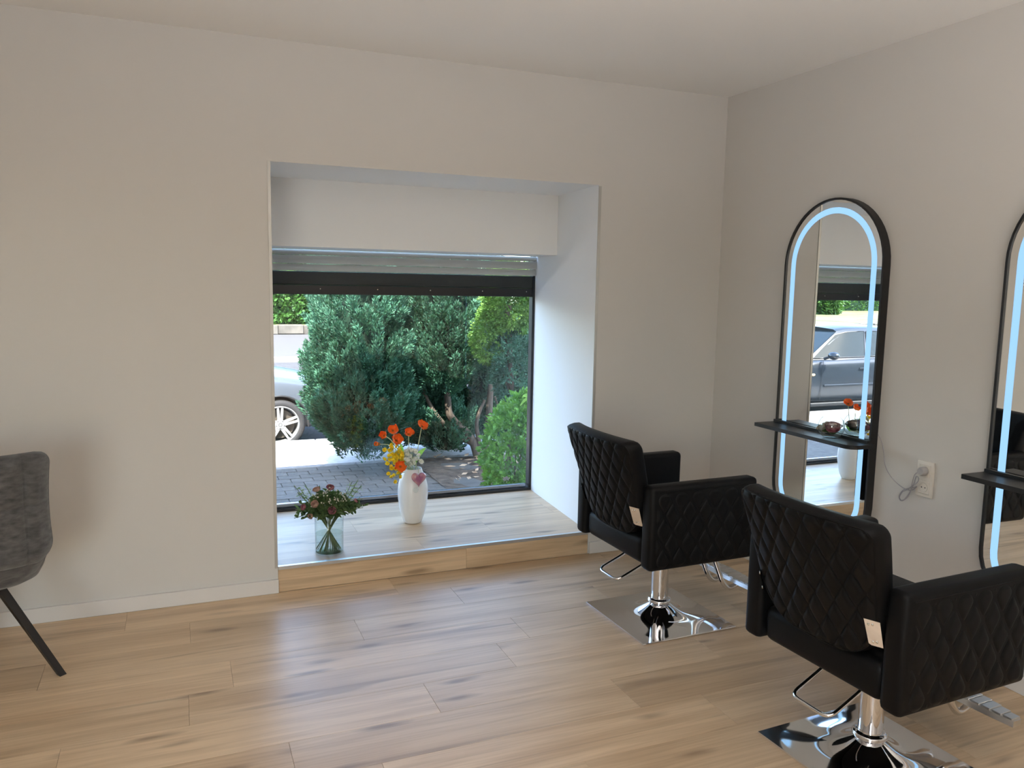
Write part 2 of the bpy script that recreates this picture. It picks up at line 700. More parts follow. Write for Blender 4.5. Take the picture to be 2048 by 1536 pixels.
# corner strips beside the opening
o = box('trim_1', WXL - .014, WXL - .0005, -.0035, .0, SILL - .004, WZT + .002, M_trim_alu)
tag(o, 'thin metal corner strip down the left edge of the window recess', 'trim', kind='structure')
bm = bmesh.new()
add_box(bm, WXR + .0005, WXR + .016, -.0035, .0, SILL - .004, WZT - .006)
o = obj_bm('trim_2', bm, M_trim_alu)
tag(o, 'thin metal corner strip down the right edge of the window recess', 'trim', kind='structure')

# baseboards
BH, BT = .068, .014
o = box('baseboard_back', XL, WXL + .0015, -BT, 0, .0003, BH, M_base, bevel=.002, seg=1)
tag(o, 'white baseboard along the wall left of the window', 'baseboard', kind='structure')
o = box('baseboard_corner', WXR + .006, -.0005, -BT, 0, .0003, BH, M_base, bevel=.002, seg=1)
tag(o, 'short white baseboard between the window step and the corner', 'baseboard', kind='structure')
o = box('baseboard_right', -BT, 0, YF, -BT - .0005, .0003, BH, M_base, bevel=.002, seg=1)
tag(o, 'white baseboard along the mirror wall', 'baseboard', kind='structure')

# ------------------------------------------------------------------ window: frame, pane, transom, shutter box
win = empty('window_1', (WXL, GY, SILL))
tag(win, 'large fixed shop window with black frame and dark transom', 'window', kind='structure')
ZB = 1.419
bm = bmesh.new()
add_box(bm, WXL, WXRo, GY - .02, GY + .04, SILL - .01, SILL + .018, .003, 1)
o = obj_bm('frame_bottom', bm, M_blackframe)
child_world(o, win)
bm = bmesh.new()
add_box(bm, WXL, WXRo - .03, GY + .004, GY + .03, SILL + .018, SILL + .042, .004, 2)
o = obj_bm('glazing_bead', bm, mat('bead_sky_sheen', (.30, .32, .36), .22, .8))  # lighter bluish metal imitates the sky reflected in the black frame
child_world(o, win)
bm = bmesh.new()
add_box(bm, WXRo - .018, WXRo + .004, GY - .015, GY + .04, SILL + .016, 1.70, .002, 1)
o = obj_bm('frame_side', bm, M_blackframe)
child_world(o, win)
bm = bmesh.new()
add_box(bm, WXL - .002, WXL + .03, GY - .015, GY + .04, SILL + .016, 1.70, .002, 1)
o = obj_bm('frame_side', bm, M_blackframe)
child_world(o, win)
o = box('pane', WXL + .01, WXRo - .012, GY + .012, GY + .018, SILL + .03, ZB + .03, M_pane)
child_world(o, win)
tr = box('transom', WXL, WXRo - .018, GY - .012, GY + .035, 1.474, 1.553, M_blackbar, bevel=.003, seg=1)
child_world(tr, win)
tr = box('transom_rail', WXL, WXRo - .018, GY - .018, GY + .035, ZB, 1.4735, M_blackframe, bevel=.003, seg=1)
child_world(tr, win)
for sx in (-2.42, -2.121, -1.78, -1.449, -1.105, -.80):
    bm = bmesh.new()
    bmesh.ops.create_cone(bm, cap_ends=True, segments=10, radius1=.0045, radius2=.003, depth=.004,
                          matrix=Matrix.Translation((sx, GY - .0195, 1.452)) @ Matrix.Rotation(PI / 2, 4, 'X'))
    s = obj_bm('screw', bm, M_screw)
    child_world(s, win)

shut = empty('roller_shutter', (WXL, .9, 1.55))
tag(shut, 'white roller shutter box above grey aluminium shutter slats', 'roller shutter', kind='structure')
bm = bmesh.new()
xj = lambda y: WXR + (WXRo - WXR) * y / GY
add_prism(bm, [(WXL, .5783), (xj(.5783) - .001, .5783), (xj(.93) - .001, .93), (WXL, .93)], 2, 1.678, WZT)
o = obj_bm('shutter_box', bm, M_reveal)
child_world(o, shut)
for za, zb, dy in ((1.6465, 1.678, .006), (1.596, 1.6455, .0), (1.554, 1.595, .004)):
    bm = bmesh.new()
    y0 = GY - .035 + dy
    n = 6
    pr = []
    for k in range(n + 1):
        t = k / n
        pr.append((y0 - .004 * math.sin(PI * t), za + .0006 + (zb - za - .0012) * t))
    pr += [(y0 + .012, zb - .0006), (y0 + .012, za + .0006)]
    add_prism(bm, pr, 0, WXL, WXRo - .006)
    o = obj_bm('shutter_slat', bm, M_slat, smooth=math.radians(30))
    child_world(o, shut)

# ------------------------------------------------------------------ arched mirrors with light band and shelf


def arch_outline(y0, y1, z0, z1, inset, rb, n=28, nb=8):
    """closed outline (y,z): arch on top, round corners below; y0 > y1 allowed"""
    ya, yb = min(y0, y1) + inset, max(y0, y1) - inset
    za, zb = z0 + inset, z1 - inset
    R = (yb - ya) / 2
    cy, cz = (ya + yb) / 2, zb - R
    pts = []
    for k in range(n + 1):
        a = PI * k / n
        pts.append((cy + R * math.cos(a), cz + R * math.sin(a)))
    r = max(rb - inset, .01)
    for k in range(nb + 1):
        a = PI + (PI / 2) * k / nb
        pts.append((ya + r + r * math.cos(a), za + r + r * math.sin(a)))
    for k in range(nb + 1):
        a = 1.5 * PI + (PI / 2) * k / nb
        pts.append((yb - r + r * math.cos(a), za + r + r * math.sin(a)))
    return pts


def ring_prism(bm, outer, inner, x0, x1):
    n = len(outer)
    V = [[bm.verts.new((x, p[0], p[1])) for p in pts] for x in (x0, x1) for pts in (outer, inner)]
    o0, i0, o1, i1 = V
    for k in range(n):
        k2 = (k + 1) % n
        bm.faces.new((o0[k], o0[k2], i0[k2], i0[k]))
        bm.faces.new((o1[k], i1[k], i1[k2], o1[k2]))
        bm.faces.new((o0[k], o1[k], o1[k2], o0[k2]))
        bm.faces.new((i0[k], i0[k2], i1[k2], i1[k]))


def make_mirror(yc):
    z0, z1, w2, rb = .325, 1.928, .312, .19
    t = empty('arched_mirror', (0, yc, z0))
    O = lambda ins: [(p[0], p[1] - z0) for p in arch_outline(-w2, w2, z0, z1, ins, rb)]
    bm = bmesh.new()
    ring_prism(bm, O(0), O(.010), -.042, -.001)
    obj_bm('frame', bm, M_blackmetal, t, smooth=math.radians(40))
    bm = bmesh.new()
    add_prism(bm, O(.0102), 0, -.036, -.001)
    obj_bm('mirror_glass', bm, M_mirror, t)
    bm = bmesh.new()
    ring_prism(bm, O(.044), O(.072), -.0375, -.0362)
    obj_bm('light_band', bm, M_led, t, smooth=math.radians(40))
    # shelf with a rounded outer corner
    sz = .818 - z0
    pts = [(-.0422, .308), (-.18, .308)]
    r = .05
    ye = -.338
    for k in range(8):
        a = PI + PI / 2 * k / 7
        pts.append((-.18 + r + r * math.cos(a), ye + r + r * math.sin(a)))
    pts += [(-.0422, ye)]
    bm = bmesh.new()
    add_prism(bm, pts, 2, sz - .018, sz)
    sh = obj_bm('shelf', bm, M_shelf, t)
    bm = bmesh.new()
    add_box(bm, -.06, -.0424, -.312, .306, sz, sz + .012)
    obj_bm('shelf_rail', bm, M_blackmetal, sh)
    return t


m1 = make_mirror(-.900)
tag(m1, 'arched mirror with glowing light band and a shelf holding the rose bowl', 'mirror', 'arched salon mirrors')
m2 = copy_tree(m1)
m2.location = (0, -2.085, .325)
tag(m2, 'arched mirror cut off by the right edge of the photo, shelf empty', 'mirror', 'arched salon mirrors')

# ------------------------------------------------------------------ double wall socket with plug and coiled cable
YS, ZS = -1.4795, .7145
sock = empty('wall_socket', (0, YS, ZS - .076))
tag(sock, 'cream double wall socket between the two mirrors', 'wall socket')
bm = bmesh.new()
add_box(bm, -.011, -.0005, -.0405, .0405, 0, .152, .003, 2)
obj_bm('frame_plate', bm, M_plastic, sock, smooth=math.radians(35))
for zc in (.0405, .1115):
    bm = bmesh.new()
    add_box(bm, -.0135, -.010, -.0275, .0275, zc - .0275, zc + .0275, .002, 1)
    ins = obj_bm('socket_insert', bm, M_plastic, sock)
    bm = bmesh.new()
    add_lathe(bm, [(.0, .0), (.0205, .0), (.0205, .0012), (.0195, .0016)], 24)
    bmesh.ops.transform(bm, matrix=Matrix.Translation((-.0134, 0, zc)) @ Matrix.Rotation(-PI / 2, 4, 'Y'), verts=bm.verts)
    rc = obj_bm('recess', bm, M_pin, ins, smooth=math.radians(40))
    for s in (-1, 1):
        bm = bmesh.new()
        bmesh.ops.create_cone(bm, cap_ends=True, segments=10, radius1=.0026, radius2=.0026, depth=.0008,
                              matrix=Matrix.Translation((-.0142, s * .0085, zc)) @ Matrix.Rotation(PI / 2, 4, 'Y'))
        obj_bm('contact_hole', bm, M_hole, ins)
plug = empty('power_cable', (-.02, YS, ZS + .035))
tag(plug, 'thin grey cable coiled below its round plug in the wall socket', 'cable')
bm = bmesh.new()
add_lathe(bm, [(.0, -.006), (.0185, -.006), (.0185, .012), (.015, .020), (.0, .021)], 20)
bmesh.ops.transform(bm, matrix=Matrix.Rotation(-PI / 2, 4, 'Y'), verts=bm.verts)
obj_bm('plug', bm, M_plug, plug, smooth=math.radians(40))
# path of the cable in the plane of the wall (y offset from plug, z offset)
cp = [(-.018, .006, -.004), (-.026, .024, -.016), (-.022, .038, -.05), (-.012, .052, -.10), (-.010, .072, -.135), (-.012, .094, -.150),
      (-.014, .104, -.138), (-.012, .092, -.112), (-.014, .066, -.095), (-.016, .040, -.07), (-.018, .018, -.052), (-.016, .014, -.034),
      (-.012, .030, -.03), (-.008, .044, -.07), (-.008, .062, -.112), (-.010, .084, -.146), (-.012, .100, -.152), (-.010, .110, -.136),
      (-.008, .096, -.108), (-.006, .072, -.092), (-.006, .044, -.082), (-.004, .030, -.074), (-.002, .060, -.098), (-.002, .11, -.094),
      (-.001, .17, -.062), (-.001, .205, -.018), (-.001, .218, .04), (.0, .236, .085), (.006, .262, .108)]
tube('cord', catmull([(a + .012 - .004, b, c) for a, b, c in cp], 5), .0019, M_cable, plug, seg=6)

# ------------------------------------------------------------------ black styling chairs


def quilt(u, v, du=.074, dv=.116):
    """pillow height of diamond quilting at metric position u,v (0 in the seams, 1 in the middle)"""
    a = (u / du + v / dv)
    b = (u / du - v / dv)
    fa = abs(a - round(a)) * 2      # 0 at seam .. 1 at middle
    fb = abs(b - round(b)) * 2
    s = 1 - (1 - min(fa, 1)) ** 5
    t = 1 - (1 - min(fb, 1)) ** 5
    return s * t


def make_styling_chair():
    t = empty('styling_chair', (0, 0, 0))
    # base: square chrome plate swelling up towards the column
    N = 40
    hs = .243
    verts, faces = [], []
    for j in range(N + 1):
        for i in range(N + 1):
            x, y = -hs + 2 * hs * i / N, -hs + 2 * hs * j / N
            r = (abs(x / hs) ** 3.2 + abs(y / hs) ** 3.2) ** (1 / 3.2)
            r = min(r, 1)
            rr = math.hypot(x, y)
            h = .007 + .020 * (1 - r) ** 1.1 + .052 * math.exp(-(rr / .085) ** 2)
            verts.append((x, y, h))
    for j in range(N):
        for i in range(N):
            a = j * (N + 1) + i
            faces.append((a, a + 1, a + N + 2, a + N + 1))
    nb = len(verts)
    ring = [i for i in range(N + 1)] + [(j * (N + 1) + N) for j in range(1, N + 1)] + [N * (N + 1) + i for i in range(N - 1, -1, -1)] + [j * (N + 1) for j in range(N - 1, 0, -1)]
    for i in ring:
        x, y, z = verts[i]
        verts.append((x * 1.006, y * 1.006, .0025))
    for k in range(len(ring)):
        k2 = (k + 1) % len(ring)
        faces.append((ring[k], nb + k, nb + k2, ring[k2]))
    n2 = len(verts)
    for i in ring:
        x, y, z = verts[i]
        verts.append((x, y, 0.0004))
    for k in range(len(ring)):
        k2 = (k + 1) % len(ring)
        faces.append((nb + k, n2 + k, n2 + k2, nb + k2))
    faces.append(tuple(n2 + k for k in range(len(ring))))
    obj_pd('base_plate', verts, faces, M_chrome, t, smooth=math.radians(40))
    bm = bmesh.new()
    add_lathe(bm, [(.0, .05), (.0385, .05), (.0385, .346), (.0, .346)], 32)
    obj_bm('column', bm, M_chrome, t, smooth=math.radians(40))
    bm = bmesh.new()
    add_lathe(bm, [(.0386, .070), (.052, .070), (.0545, .075), (.054, .081), (.050, .086), (.0386, .088)], 32)
    obj_bm('collar', bm, M_chrome, t, smooth=math.radians(60))
    # seat block
    bm = bmesh.new()
    add_box(bm, -.262, .255, -.2345, .2345, .345, .468, .034, 4)
    seat = obj_bm('seat', bm, M_leather, t, smooth=math.radians(60))
    bm = bmesh.new()
    add_box(bm, -.18, .275, -.232, .232, .455, .52, .028, 3)
    obj_bm('seat_cushion', bm, M_leather, seat, smooth=math.radians(60))
    # armrests with quilted outer panels
    for s in (-1, 1):
        bm = bmesh.new()
        ya, yb = sorted((s * .236, s * .3095))
        add_box(bm, -.275, .268, ya, yb, .342, .698, .020, 3)
        arm = obj_bm('armrest', bm, M_leather, t, smooth=math.radians(50))
        nx, nz = 150, 110
        x0, x1, z0, z1 = -.254, .248, .350, .674
        V, F = [], []
        for j in range(nz + 1):
            for i in range(nx + 1):
                x, z = x0 + (x1 - x0) * i / nx, z0 + (z1 - z0) * j / nz
                e = min(x - x0, x1 - x, z - z0, z1 - z)
                edge = min(1, e / .018)
                h = -.008 + .0125 * edge ** .5 * (.30 + .70 * quilt(x, z, .084, .128)) if e > 0 else -.008
                V.append((x, s * (.3095 + h), z))
        for j in range(nz):
            for i in range(nx):
                a = j * (nx + 1) + i
                q = (a, a + 1, a + nx + 2, a + nx + 1)
                F.append(q if s < 0 else q[::-1])
        obj_pd('quilted_panel', V, F, M_leather, arm, smooth=True)
        # welt along the top of the panel
        tube('piping', [(x0 + .004, s * .3098, z1), (x1 - .004, s * .3098, z1)], .0022, M_leather, arm, seg=5)
    # backrest: reclined, bulging to the rear, quilted behind
    nu, nv = 144, 124
    zb, zt = .455, .868
    TH = .074

    def back_pt(u, v, face, q=True):
        z = zb + (zt - zb) * v
        dzb, dzt = z - zb, zt - z
        W = .203 + .056 * v ** .8
        hw = W
        rb_, rt_ = .12, .035
        if dzb < rb_:
            hw = min(hw, W - rb_ + math.sqrt(max(0, rb_ ** 2 - (rb_ - dzb) ** 2)))
        if dzt < rt_:
            hw = min(hw, W - rt_ + math.sqrt(max(0, rt_ ** 2 - (rt_ - dzt) ** 2)))
        y = u * hw
        x = -.238 - .105 * v - .018 * v * v - .034 * (1 - (y / .26) ** 2)
        e = min((1 - abs(u)) * hw, dzb, dzt)
        if face == 0:      # rear
            h = .004 + .012 * min(1, max(0, e) / .02) ** .5 * (.25 + .75 * quilt(y, z, .070, .112)) if q else .006
            return Vector((x - h, y, z))
        k = min(1, max(0, e) / .05)
        return Vector((x + TH * (.80 + .20 * k ** .5), y, z + .008))
    V, F = [], []
    for face in (0, 1):
        for j in range(nv + 1):
            for i in range(nu + 1):
                V.append(back_pt(-1 + 2 * i / nu, j / nv, face))
    off = (nu + 1) * (nv + 1)
    for j in range(nv):
        for i in range(nu):
            a = j * (nu + 1) + i
            q = (a, a + 1, a + nu + 2, a + nu + 1)
            F.append(q[::-1])
            F.append(tuple(k + off for k in q))
    ring = [i for i in range(nu + 1)] + [(j * (nu + 1) + nu) for j in range(1, nv + 1)] + [nv * (nu + 1) + i for i in range(nu - 1, -1, -1)] + [j * (nu + 1) for j in range(nv - 1, 0, -1)]
    # outward directions for the rounded edge
    cen = Vector((0, 0, (zb + zt) / 2))
    mids = []
    for mseg in (.12, .5, .88):
        row = []
        for i in ring:
            a, b = V[i], V[i + off]
            p = a.lerp(b, mseg)
            d = Vector((0, p.y, (p.z - cen.z) * 1.1))
            d.normalize()
            row.append(len(V))
            V.append(p + d * .009 * math.sin(PI * mseg) ** .5)
        mids.append(row)
    chain = [ring] + mids + [[i + off for i in ring]]
    for A, B in zip(chain, chain[1:]):
        for k in range(len(ring)):
            k2 = (k + 1) % len(ring)
            F.append((A[k], A[k2], B[k2], B[k]))
    back = obj_pd('backrest', V, F, M_leather, t, smooth=math.radians(70))
    bmr = bmesh.new()
    bmr.from_mesh(back.data)
    bmesh.ops.recalc_face_normals(bmr, faces=bmr.faces)
    bmr.to_mesh(back.data)
    bmr.free()
    back.data.polygons.foreach_set('use_smooth', [True] * len(back.data.polygons))
    tube('piping', [V[i] + Vector((-.001, 0, 0)) for i in ring[::2]], .0026, M_leather, back, seg=5, closed=True)
    # chrome brackets joining back and arms
    for s in (-1, 1):
        bm = bmesh.new()
        pts = [(.205, .080), (.2352, .074), (.2352, -.004), (.213, .0), (.208, .005)]
        zc = .520

        def bx_(py, pz):
            v_ = (zc + pz - zb) / (zt - zb)
            return -.238 - .105 * v_ - .018 * v_ * v_ - .034 * (1 - (.19 / .26) ** 2) - .034 + .9 * (py - .19)
        A = [bm.verts.new((bx_(p[0], p[1]), s * p[0], zc + p[1])) for p in pts]
        B = [bm.verts.new((v.co.x + .004, v.co.y, v.co.z)) for v in A]
        bm.faces.new(A)
        bm.faces.new(B[::-1])
        n = len(A)
        for k in range(n):
            bm.faces.new((A[k], A[(k + 1) % n], B[(k + 1) % n], B[k]))
        # angled wing reaching the arm
        add_box(bm, -.240, -.19, min(s * .2322, s * .2352), max(s * .2322, s * .2352), zc, zc + .075)
        br = obj_bm('bracket', bm, M_chrome, t)
        for py, pz in ((.2125, .064), (.2205, .064), (.217, .011), (.2245, .011)):
            bm = bmesh.new()
            add_sphere(bm, (bx_(py, pz) - .001, s * py, zc + pz), .0038, 10, 6, (.6, 1, 1))
            obj_bm('screw', bm, M_screw, br, smooth=True)
    # pump lever loop behind
    pts = smooth_path([(-.05, .085, .338), (-.14, .085, .285), (-.285, .068, .235), (-.285, -.085, .235), (-.14, -.07, .285), (-.05, -.07, .338)], .035, 5)
    tube('pump_lever', pts, .0062, M_chrome, t, seg=10)
    # footrest: two bent tubes and a ribbed tread
    fr = None
    for s in (-1, 1):
        pts = smooth_path([(.17, s * .055, .345), (.24, s * .055, .30), (.31, s * .055, .135), (.345, s * .055, .095), (.40, s * .055, .11), (.42, s * .055, .138)], .04, 5)
        tube('footrest_arm', pts, .0125, M_chrome, t, seg=12)
    # tread: lens-shaped plate of ribs
    tread = None
    nr = 9
    Lh = .235
    bm = bmesh.new()
    outline = []
    for k in range(17):
        y = -Lh + 2 * Lh * k / 16
        outline.append((.375 + .052 * (1 - (y / (Lh * 1.25)) ** 2) + .0, y))
    lower = [(.355 - .012 * (1 - (p[1] / Lh) ** 2), p[1]) for p in outline[::-1]]
    add_prism(bm, outline + lower, 2, .138, .158)
    tread = obj_bm('footrest_tread', bm, M_steel, t)
    for k in range(13):
        y0 = -Lh + .006 + (2 * Lh - .012) * k / 13
        y1 = y0 + (2 * Lh - .012) / 13 - .004
        ym = (y0 + y1) / 2
        xa = .358 - .012 * (1 - (ym / Lh) ** 2)
        xb = .373 + .052 * (1 - (ym / (Lh * 1.25)) ** 2)
        bm = bmesh.new()
        add_box(bm, xa, xb, y0, y1, .1575, .163, .0015, 1)
        obj_bm('tread_rib', bm, M_steel, tread)
    return t


ch1 = make_styling_chair()
ch1.location = (-.897, -.868, 0)
ch1.rotation_euler = (0, 0, math.radians(1.5))
tag(ch1, 'black quilted styling chair on chrome base nearest the window', 'styling chair', 'black styling chairs')
ch2 = copy_tree(ch1)
ch2.location = (-.868, -2.062, 0)
ch2.rotation_euler = (0, 0, math.radians(2.6))
tag(ch2, 'black quilted styling chair in front, cut off by the right edge', 'styling chair', 'black styling chairs')

# ------------------------------------------------------------------ grey waiting chair at the left edge
M_fabric = mat('grey_chenille', (.115, .11, .108), .95, spec=.2)
M_fabric.node_tree.nodes['Principled BSDF'].inputs['Sheen Weight'].default_value = .35
noise_color(M_fabric, (.055, .053, .053), (.125, .121, .119), scale=26, detail=8, lo=.3, hi=.7, stretch=(1, 1, 2.5))
noise_bump(M_fabric, 330, .5, .002)
M_leg = mat('dark_metal_leg', (.012, .010, .009), .5)


def shell_sheet(name, parent, W, zb, zt, rb, rt, y0, lean, bulge, pad_out, pad_in, channels, nu=72, nv=56):
    """padded curved sheet of the bucket chair; outer side towards -y"""
    V, F = [], []
    for face in (0, 1):
        for j in range(nv + 1):
            v = j / nv
            z = zb + (zt - zb) * v
            dzb, dzt = z - zb, zt - z
            hw = W * (1 - .05 * math.sin(PI * v))
            full = hw
            if dzb < rb:
                hw = full - rb + math.sqrt(max(0, rb ** 2 - (rb - dzb) ** 2))
            if dzt < rt:
                hw = full - rt + math.sqrt(max(0, rt ** 2 - (rt - dzt) ** 2))
            for i in range(nu + 1):
                u = -1 + 2 * i / nu
                x = u * hw
                y = y0 - lean * max(0, v - .25) + bulge * (x / .25) ** 2
                y += .10 * max(0, (.51 - z) / .14) ** 1.6 if z < .51 else 0
                e = min((1 - abs(u)) * hw, dzt, dzb)
                pad = min(1, max(0, e) / .035) ** .5
                if face == 0:
                    ch = 1.0
                    if channels:
                        c = abs(math.sin(PI * ((x - .168) / .098)))
                        ch = .45 + .55 * min(1, c * 1.25) ** .5
                        ch *= .72 + .28 * min(1, abs(z - .70) / .03) ** .6
                    y -= pad_out * pad * ch
                else:
                    y += pad_in * pad
                V.append((x, y, z))
    off = (nu + 1) * (nv + 1)
    for j in range(nv):
        for i in range(nu):
            a = j * (nu + 1) + i
            q = (a, a + 1, a + nu + 2, a + nu + 1)
            F.append(q)
            F.append(tuple(k + off for k in q[::-1]))
    ringi = [i for i in range(nu + 1)] + [(j * (nu + 1) + nu) for j in range(1, nv + 1)] + [nv * (nu + 1) + i for i in range(nu - 1, -1, -1)] + [j * (nu + 1) for j in range(nv - 1, 0, -1)]
    for k in range(len(ringi)):
        a, b = ringi[k], ringi[(k + 1) % len(ringi)]
        F.append((a, a + off, b + off, b))
    return obj_pd(name, V, F, M_fabric, parent, smooth=True)


def make_waiting_chair():
    """bucket chair seen from behind; local +y is the way it faces"""
    t = empty('waiting_chair', (0, 0, 0))
    shell_sheet('backrest', t, .253, .475, .890, .085, .05, -.215, .045, .075, .042, .03, True, 110, 70)
    shell_sheet('seat_shell', t, .243, .378, .56, .16, .06, -.195, .0, .085, .034, .04, False)
    bm = bmesh.new()
    prof = [(.02, .380), (.165, .385), (.200, .405), (.218, .44), (.222, .475), (.212, .508), (.185, .522), (.02, .528)]
    rings = []
    for r, z in prof:
        ring = []
        for k in range(48):
            a = 2 * PI * k / 48
            c, s = math.cos(a), math.sin(a)
            ring.append(bm.verts.new((r * math.copysign(abs(c) ** .65, c), .03 + r * math.copysign(abs(s) ** .65, s), z)))
        rings.append(ring)
    for a, b in zip(rings, rings[1:]):
        for k in range(48):
            bm.faces.new((a[k], a[(k + 1) % 48], b[(k + 1) % 48], b[k]))
    bm.faces.new(rings[0][::-1])
    bm.faces.new(rings[-1])
    obj_bm('seat', bm, M_fabric, t, smooth=math.radians(60))
    for deg in (-17, 100, 163, 217):        # four splayed legs
        an = math.radians(deg)
        a = Vector((.06 * math.cos(an), .06 * math.sin(an), .378))
        b = Vector((.262 * math.cos(an), .262 * math.sin(an), .0))
        bm = bmesh.new()
        add_tube(bm, [a, b], .0195, 4)
        for v in bm.verts:
            if v.co.z < .03:
                v.co.z = .0005
        obj_bm('leg', bm, M_leg, t)
    bm = bmesh.new()
    add_box(bm, -.09, .09, -.09, .09, .368, .382, .003, 1)
    obj_bm('seat_plate', bm, M_leg, t)
    return t


wc = make_waiting_chair()
wc.location = (-3.606, -.515, 0)
wc.rotation_euler = (0, 0, math.radians(8))
tag(wc, 'grey fabric bucket chair with dark splayed legs at the left edge', 'chair')
# ------------------------------------------------------------------ white vase with poppies on the sill
rng = random.Random(11)
VX, VY = -1.684, .50
M_orange = mat('poppy_orange', (.92, .115, .012), .55, spec=.3)
noise_color(M_orange, (.95, .10, .012), (1.0, .24, .03), scale=14, lo=.3, hi=.7)
M_orange.node_tree.nodes['Principled BSDF'].inputs['Subsurface Weight'].default_value = .1
M_dark = mat('poppy_heart', (.28, .12, .02), .8)
M_stem = mat('pale_stem', (.42, .47, .25), .6)
M_stem2 = mat('dark_stem', (.10, .14, .045), .6)
M_leafg = leaf_material('fresh_leaf', (.16, .32, .06), (.34, .52, .14), .45, .3, 20)
M_yellow = mat('yellow_blossom', (.95, .74, .03), .6)
M_yellowc = mat('yellow_heart', (.85, .50, .01), .8)
M_whitefl = mat('white_blossom', (.80, .80, .72), .6)
noise_color(M_whitefl, (.74, .76, .62), (.93, .92, .90), scale=40)
M_pink = mat('rose_pink', (.36, .10, .14), .6)
noise_color(M_pink, (.20, .03, .06), (.56, .26, .27), scale=40, lo=.3, hi=.7)
M_peach = mat('rose_peach', (.60, .36, .26), .6)
noise_color(M_peach, (.46, .22, .17), (.70, .50, .38), scale=40, lo=.3, hi=.7)

vase = empty('white_vase', (VX, VY, SILL))
tag(vase, 'tall white ceramic vase holding poppies on the window step', 'vase')
prof_o = [(.040, .0), (.046, .002), (.052, .010), (.066, .045), (.077, .09), (.0845, .14), (.087, .175), (.0845, .215), (.076, .255), (.064, .285), (.056, .303), (.0525, .314), (.0515, .319)]
prof_i = [(.049, .319), (.049, .312), (.054, .298), (.066, .272), (.078, .235), (.082, .17), (.060, .05), (.0, .02)]
bm = bmesh.new()
add_lathe(bm, [(.0, .0)] + prof_o + prof_i, 56)
for v in bm.verts:                       # softly dented, hand-made sides
    a = math.atan2(v.co.y, v.co.x)
    z = v.co.z
    k = 1 + .022 * math.sin(3 * a + 9 * z) * math.sin(PI * min(1, z / .32)) + .012 * math.sin(7 * a - 20 * z) * math.exp(-((z - .03) / .04) ** 2)
    v.co.x *= k
    v.co.y *= k
obj_bm('vase_body', bm, M_ceramic, vase, smooth=math.radians(60))

# pink glass heart with a clear drop hanging at the neck
heart = empty('glass_heart', (-1.676, .406, .335))
tag(heart, 'small pink glass heart with clear drop hanging on the vase neck', 'ornament')
M_heart = mat('pink_glass', (.45, .17, .25), .12, spec=.7)
noise_color(M_heart, (.33, .11, .22), (.62, .32, .30), scale=22)
heart.scale = (1.25, 1.1, 1.2)
n = 28
bm = bmesh.new()
outl = []
for k in range(n):
    a = 2 * PI * k / n
    outl.append((.0024 * 16 * math.sin(a) ** 3 * .9, .0024 * (13 * math.cos(a) - 5 * math.cos(2 * a) - 2 * math.cos(3 * a) - math.cos(4 * a)) + .058))
layers = []
for sc_, yo in ((.35, -.017), (.75, -.014), (1.0, -.003), (.95, .006), (.6, .010)):
    layers.append([bm.verts.new((p[0] * sc_, yo, .058 + (p[1] - .058) * sc_)) for p in outl])
for a, b in zip(layers, layers[1:]):
    for k in range(n):
        bm.faces.new((a[k], a[(k + 1) % n], b[(k + 1) % n], b[k]))
bm.faces.new(layers[0][::-1])
bm.faces.new(layers[-1])
obj_bm('heart', bm, M_heart, heart, smooth=True)
bm = bmesh.new()
add_sphere(bm, (-.016, -.010, .006), .013, 14, 10)
obj_bm('glass_drop', bm, M_clear, heart, smooth=True)
tube('cord', [(0, .006, .085), (.004, .02, .10), (.004, .04, .107), (0, .055, .100)], .001, M_stem, heart, seg=5)


def petal_grid(bm, M, w, h, cup, curl, nu=6, nv=6, ruffle=.0, ph=0.0):
    rows = []
    for j in range(nv + 1):
        v = j / nv
        row = []
        hw = w * (.22 + .78 * math.sin(PI * (.5 * v ** .8))) * (1 if v < .55 else math.sqrt(max(.10, 1 - ((v - .55) / .45) ** 2 * .9)))
        for i in range(nu + 1):
            u = -1 + 2 * i / nu
            ang = cup * v
            x = u * hw
            r = h * v
            # petal rises outwards (local +y) and cups up (+z)
            y = r * math.cos(ang) * (1 - .12 * u * u)
            z = r * math.sin(ang) + curl * (u * u) * hw + ruffle * math.sin(u * 7 + ph) * v
            row.append(bm.verts.new(M @ Vector((x, y, z))))
        rows.append(row)
    for a, b in zip(rows, rows[1:]):
        for i in range(nu):
            bm.faces.new((a[i], a[i + 1], b[i + 1], b[i]))


def frame_to(d):
    """rotation taking +z to d"""
    return Vector(d).normalized().to_track_quat('Z', 'Y').to_matrix().to_4x4()


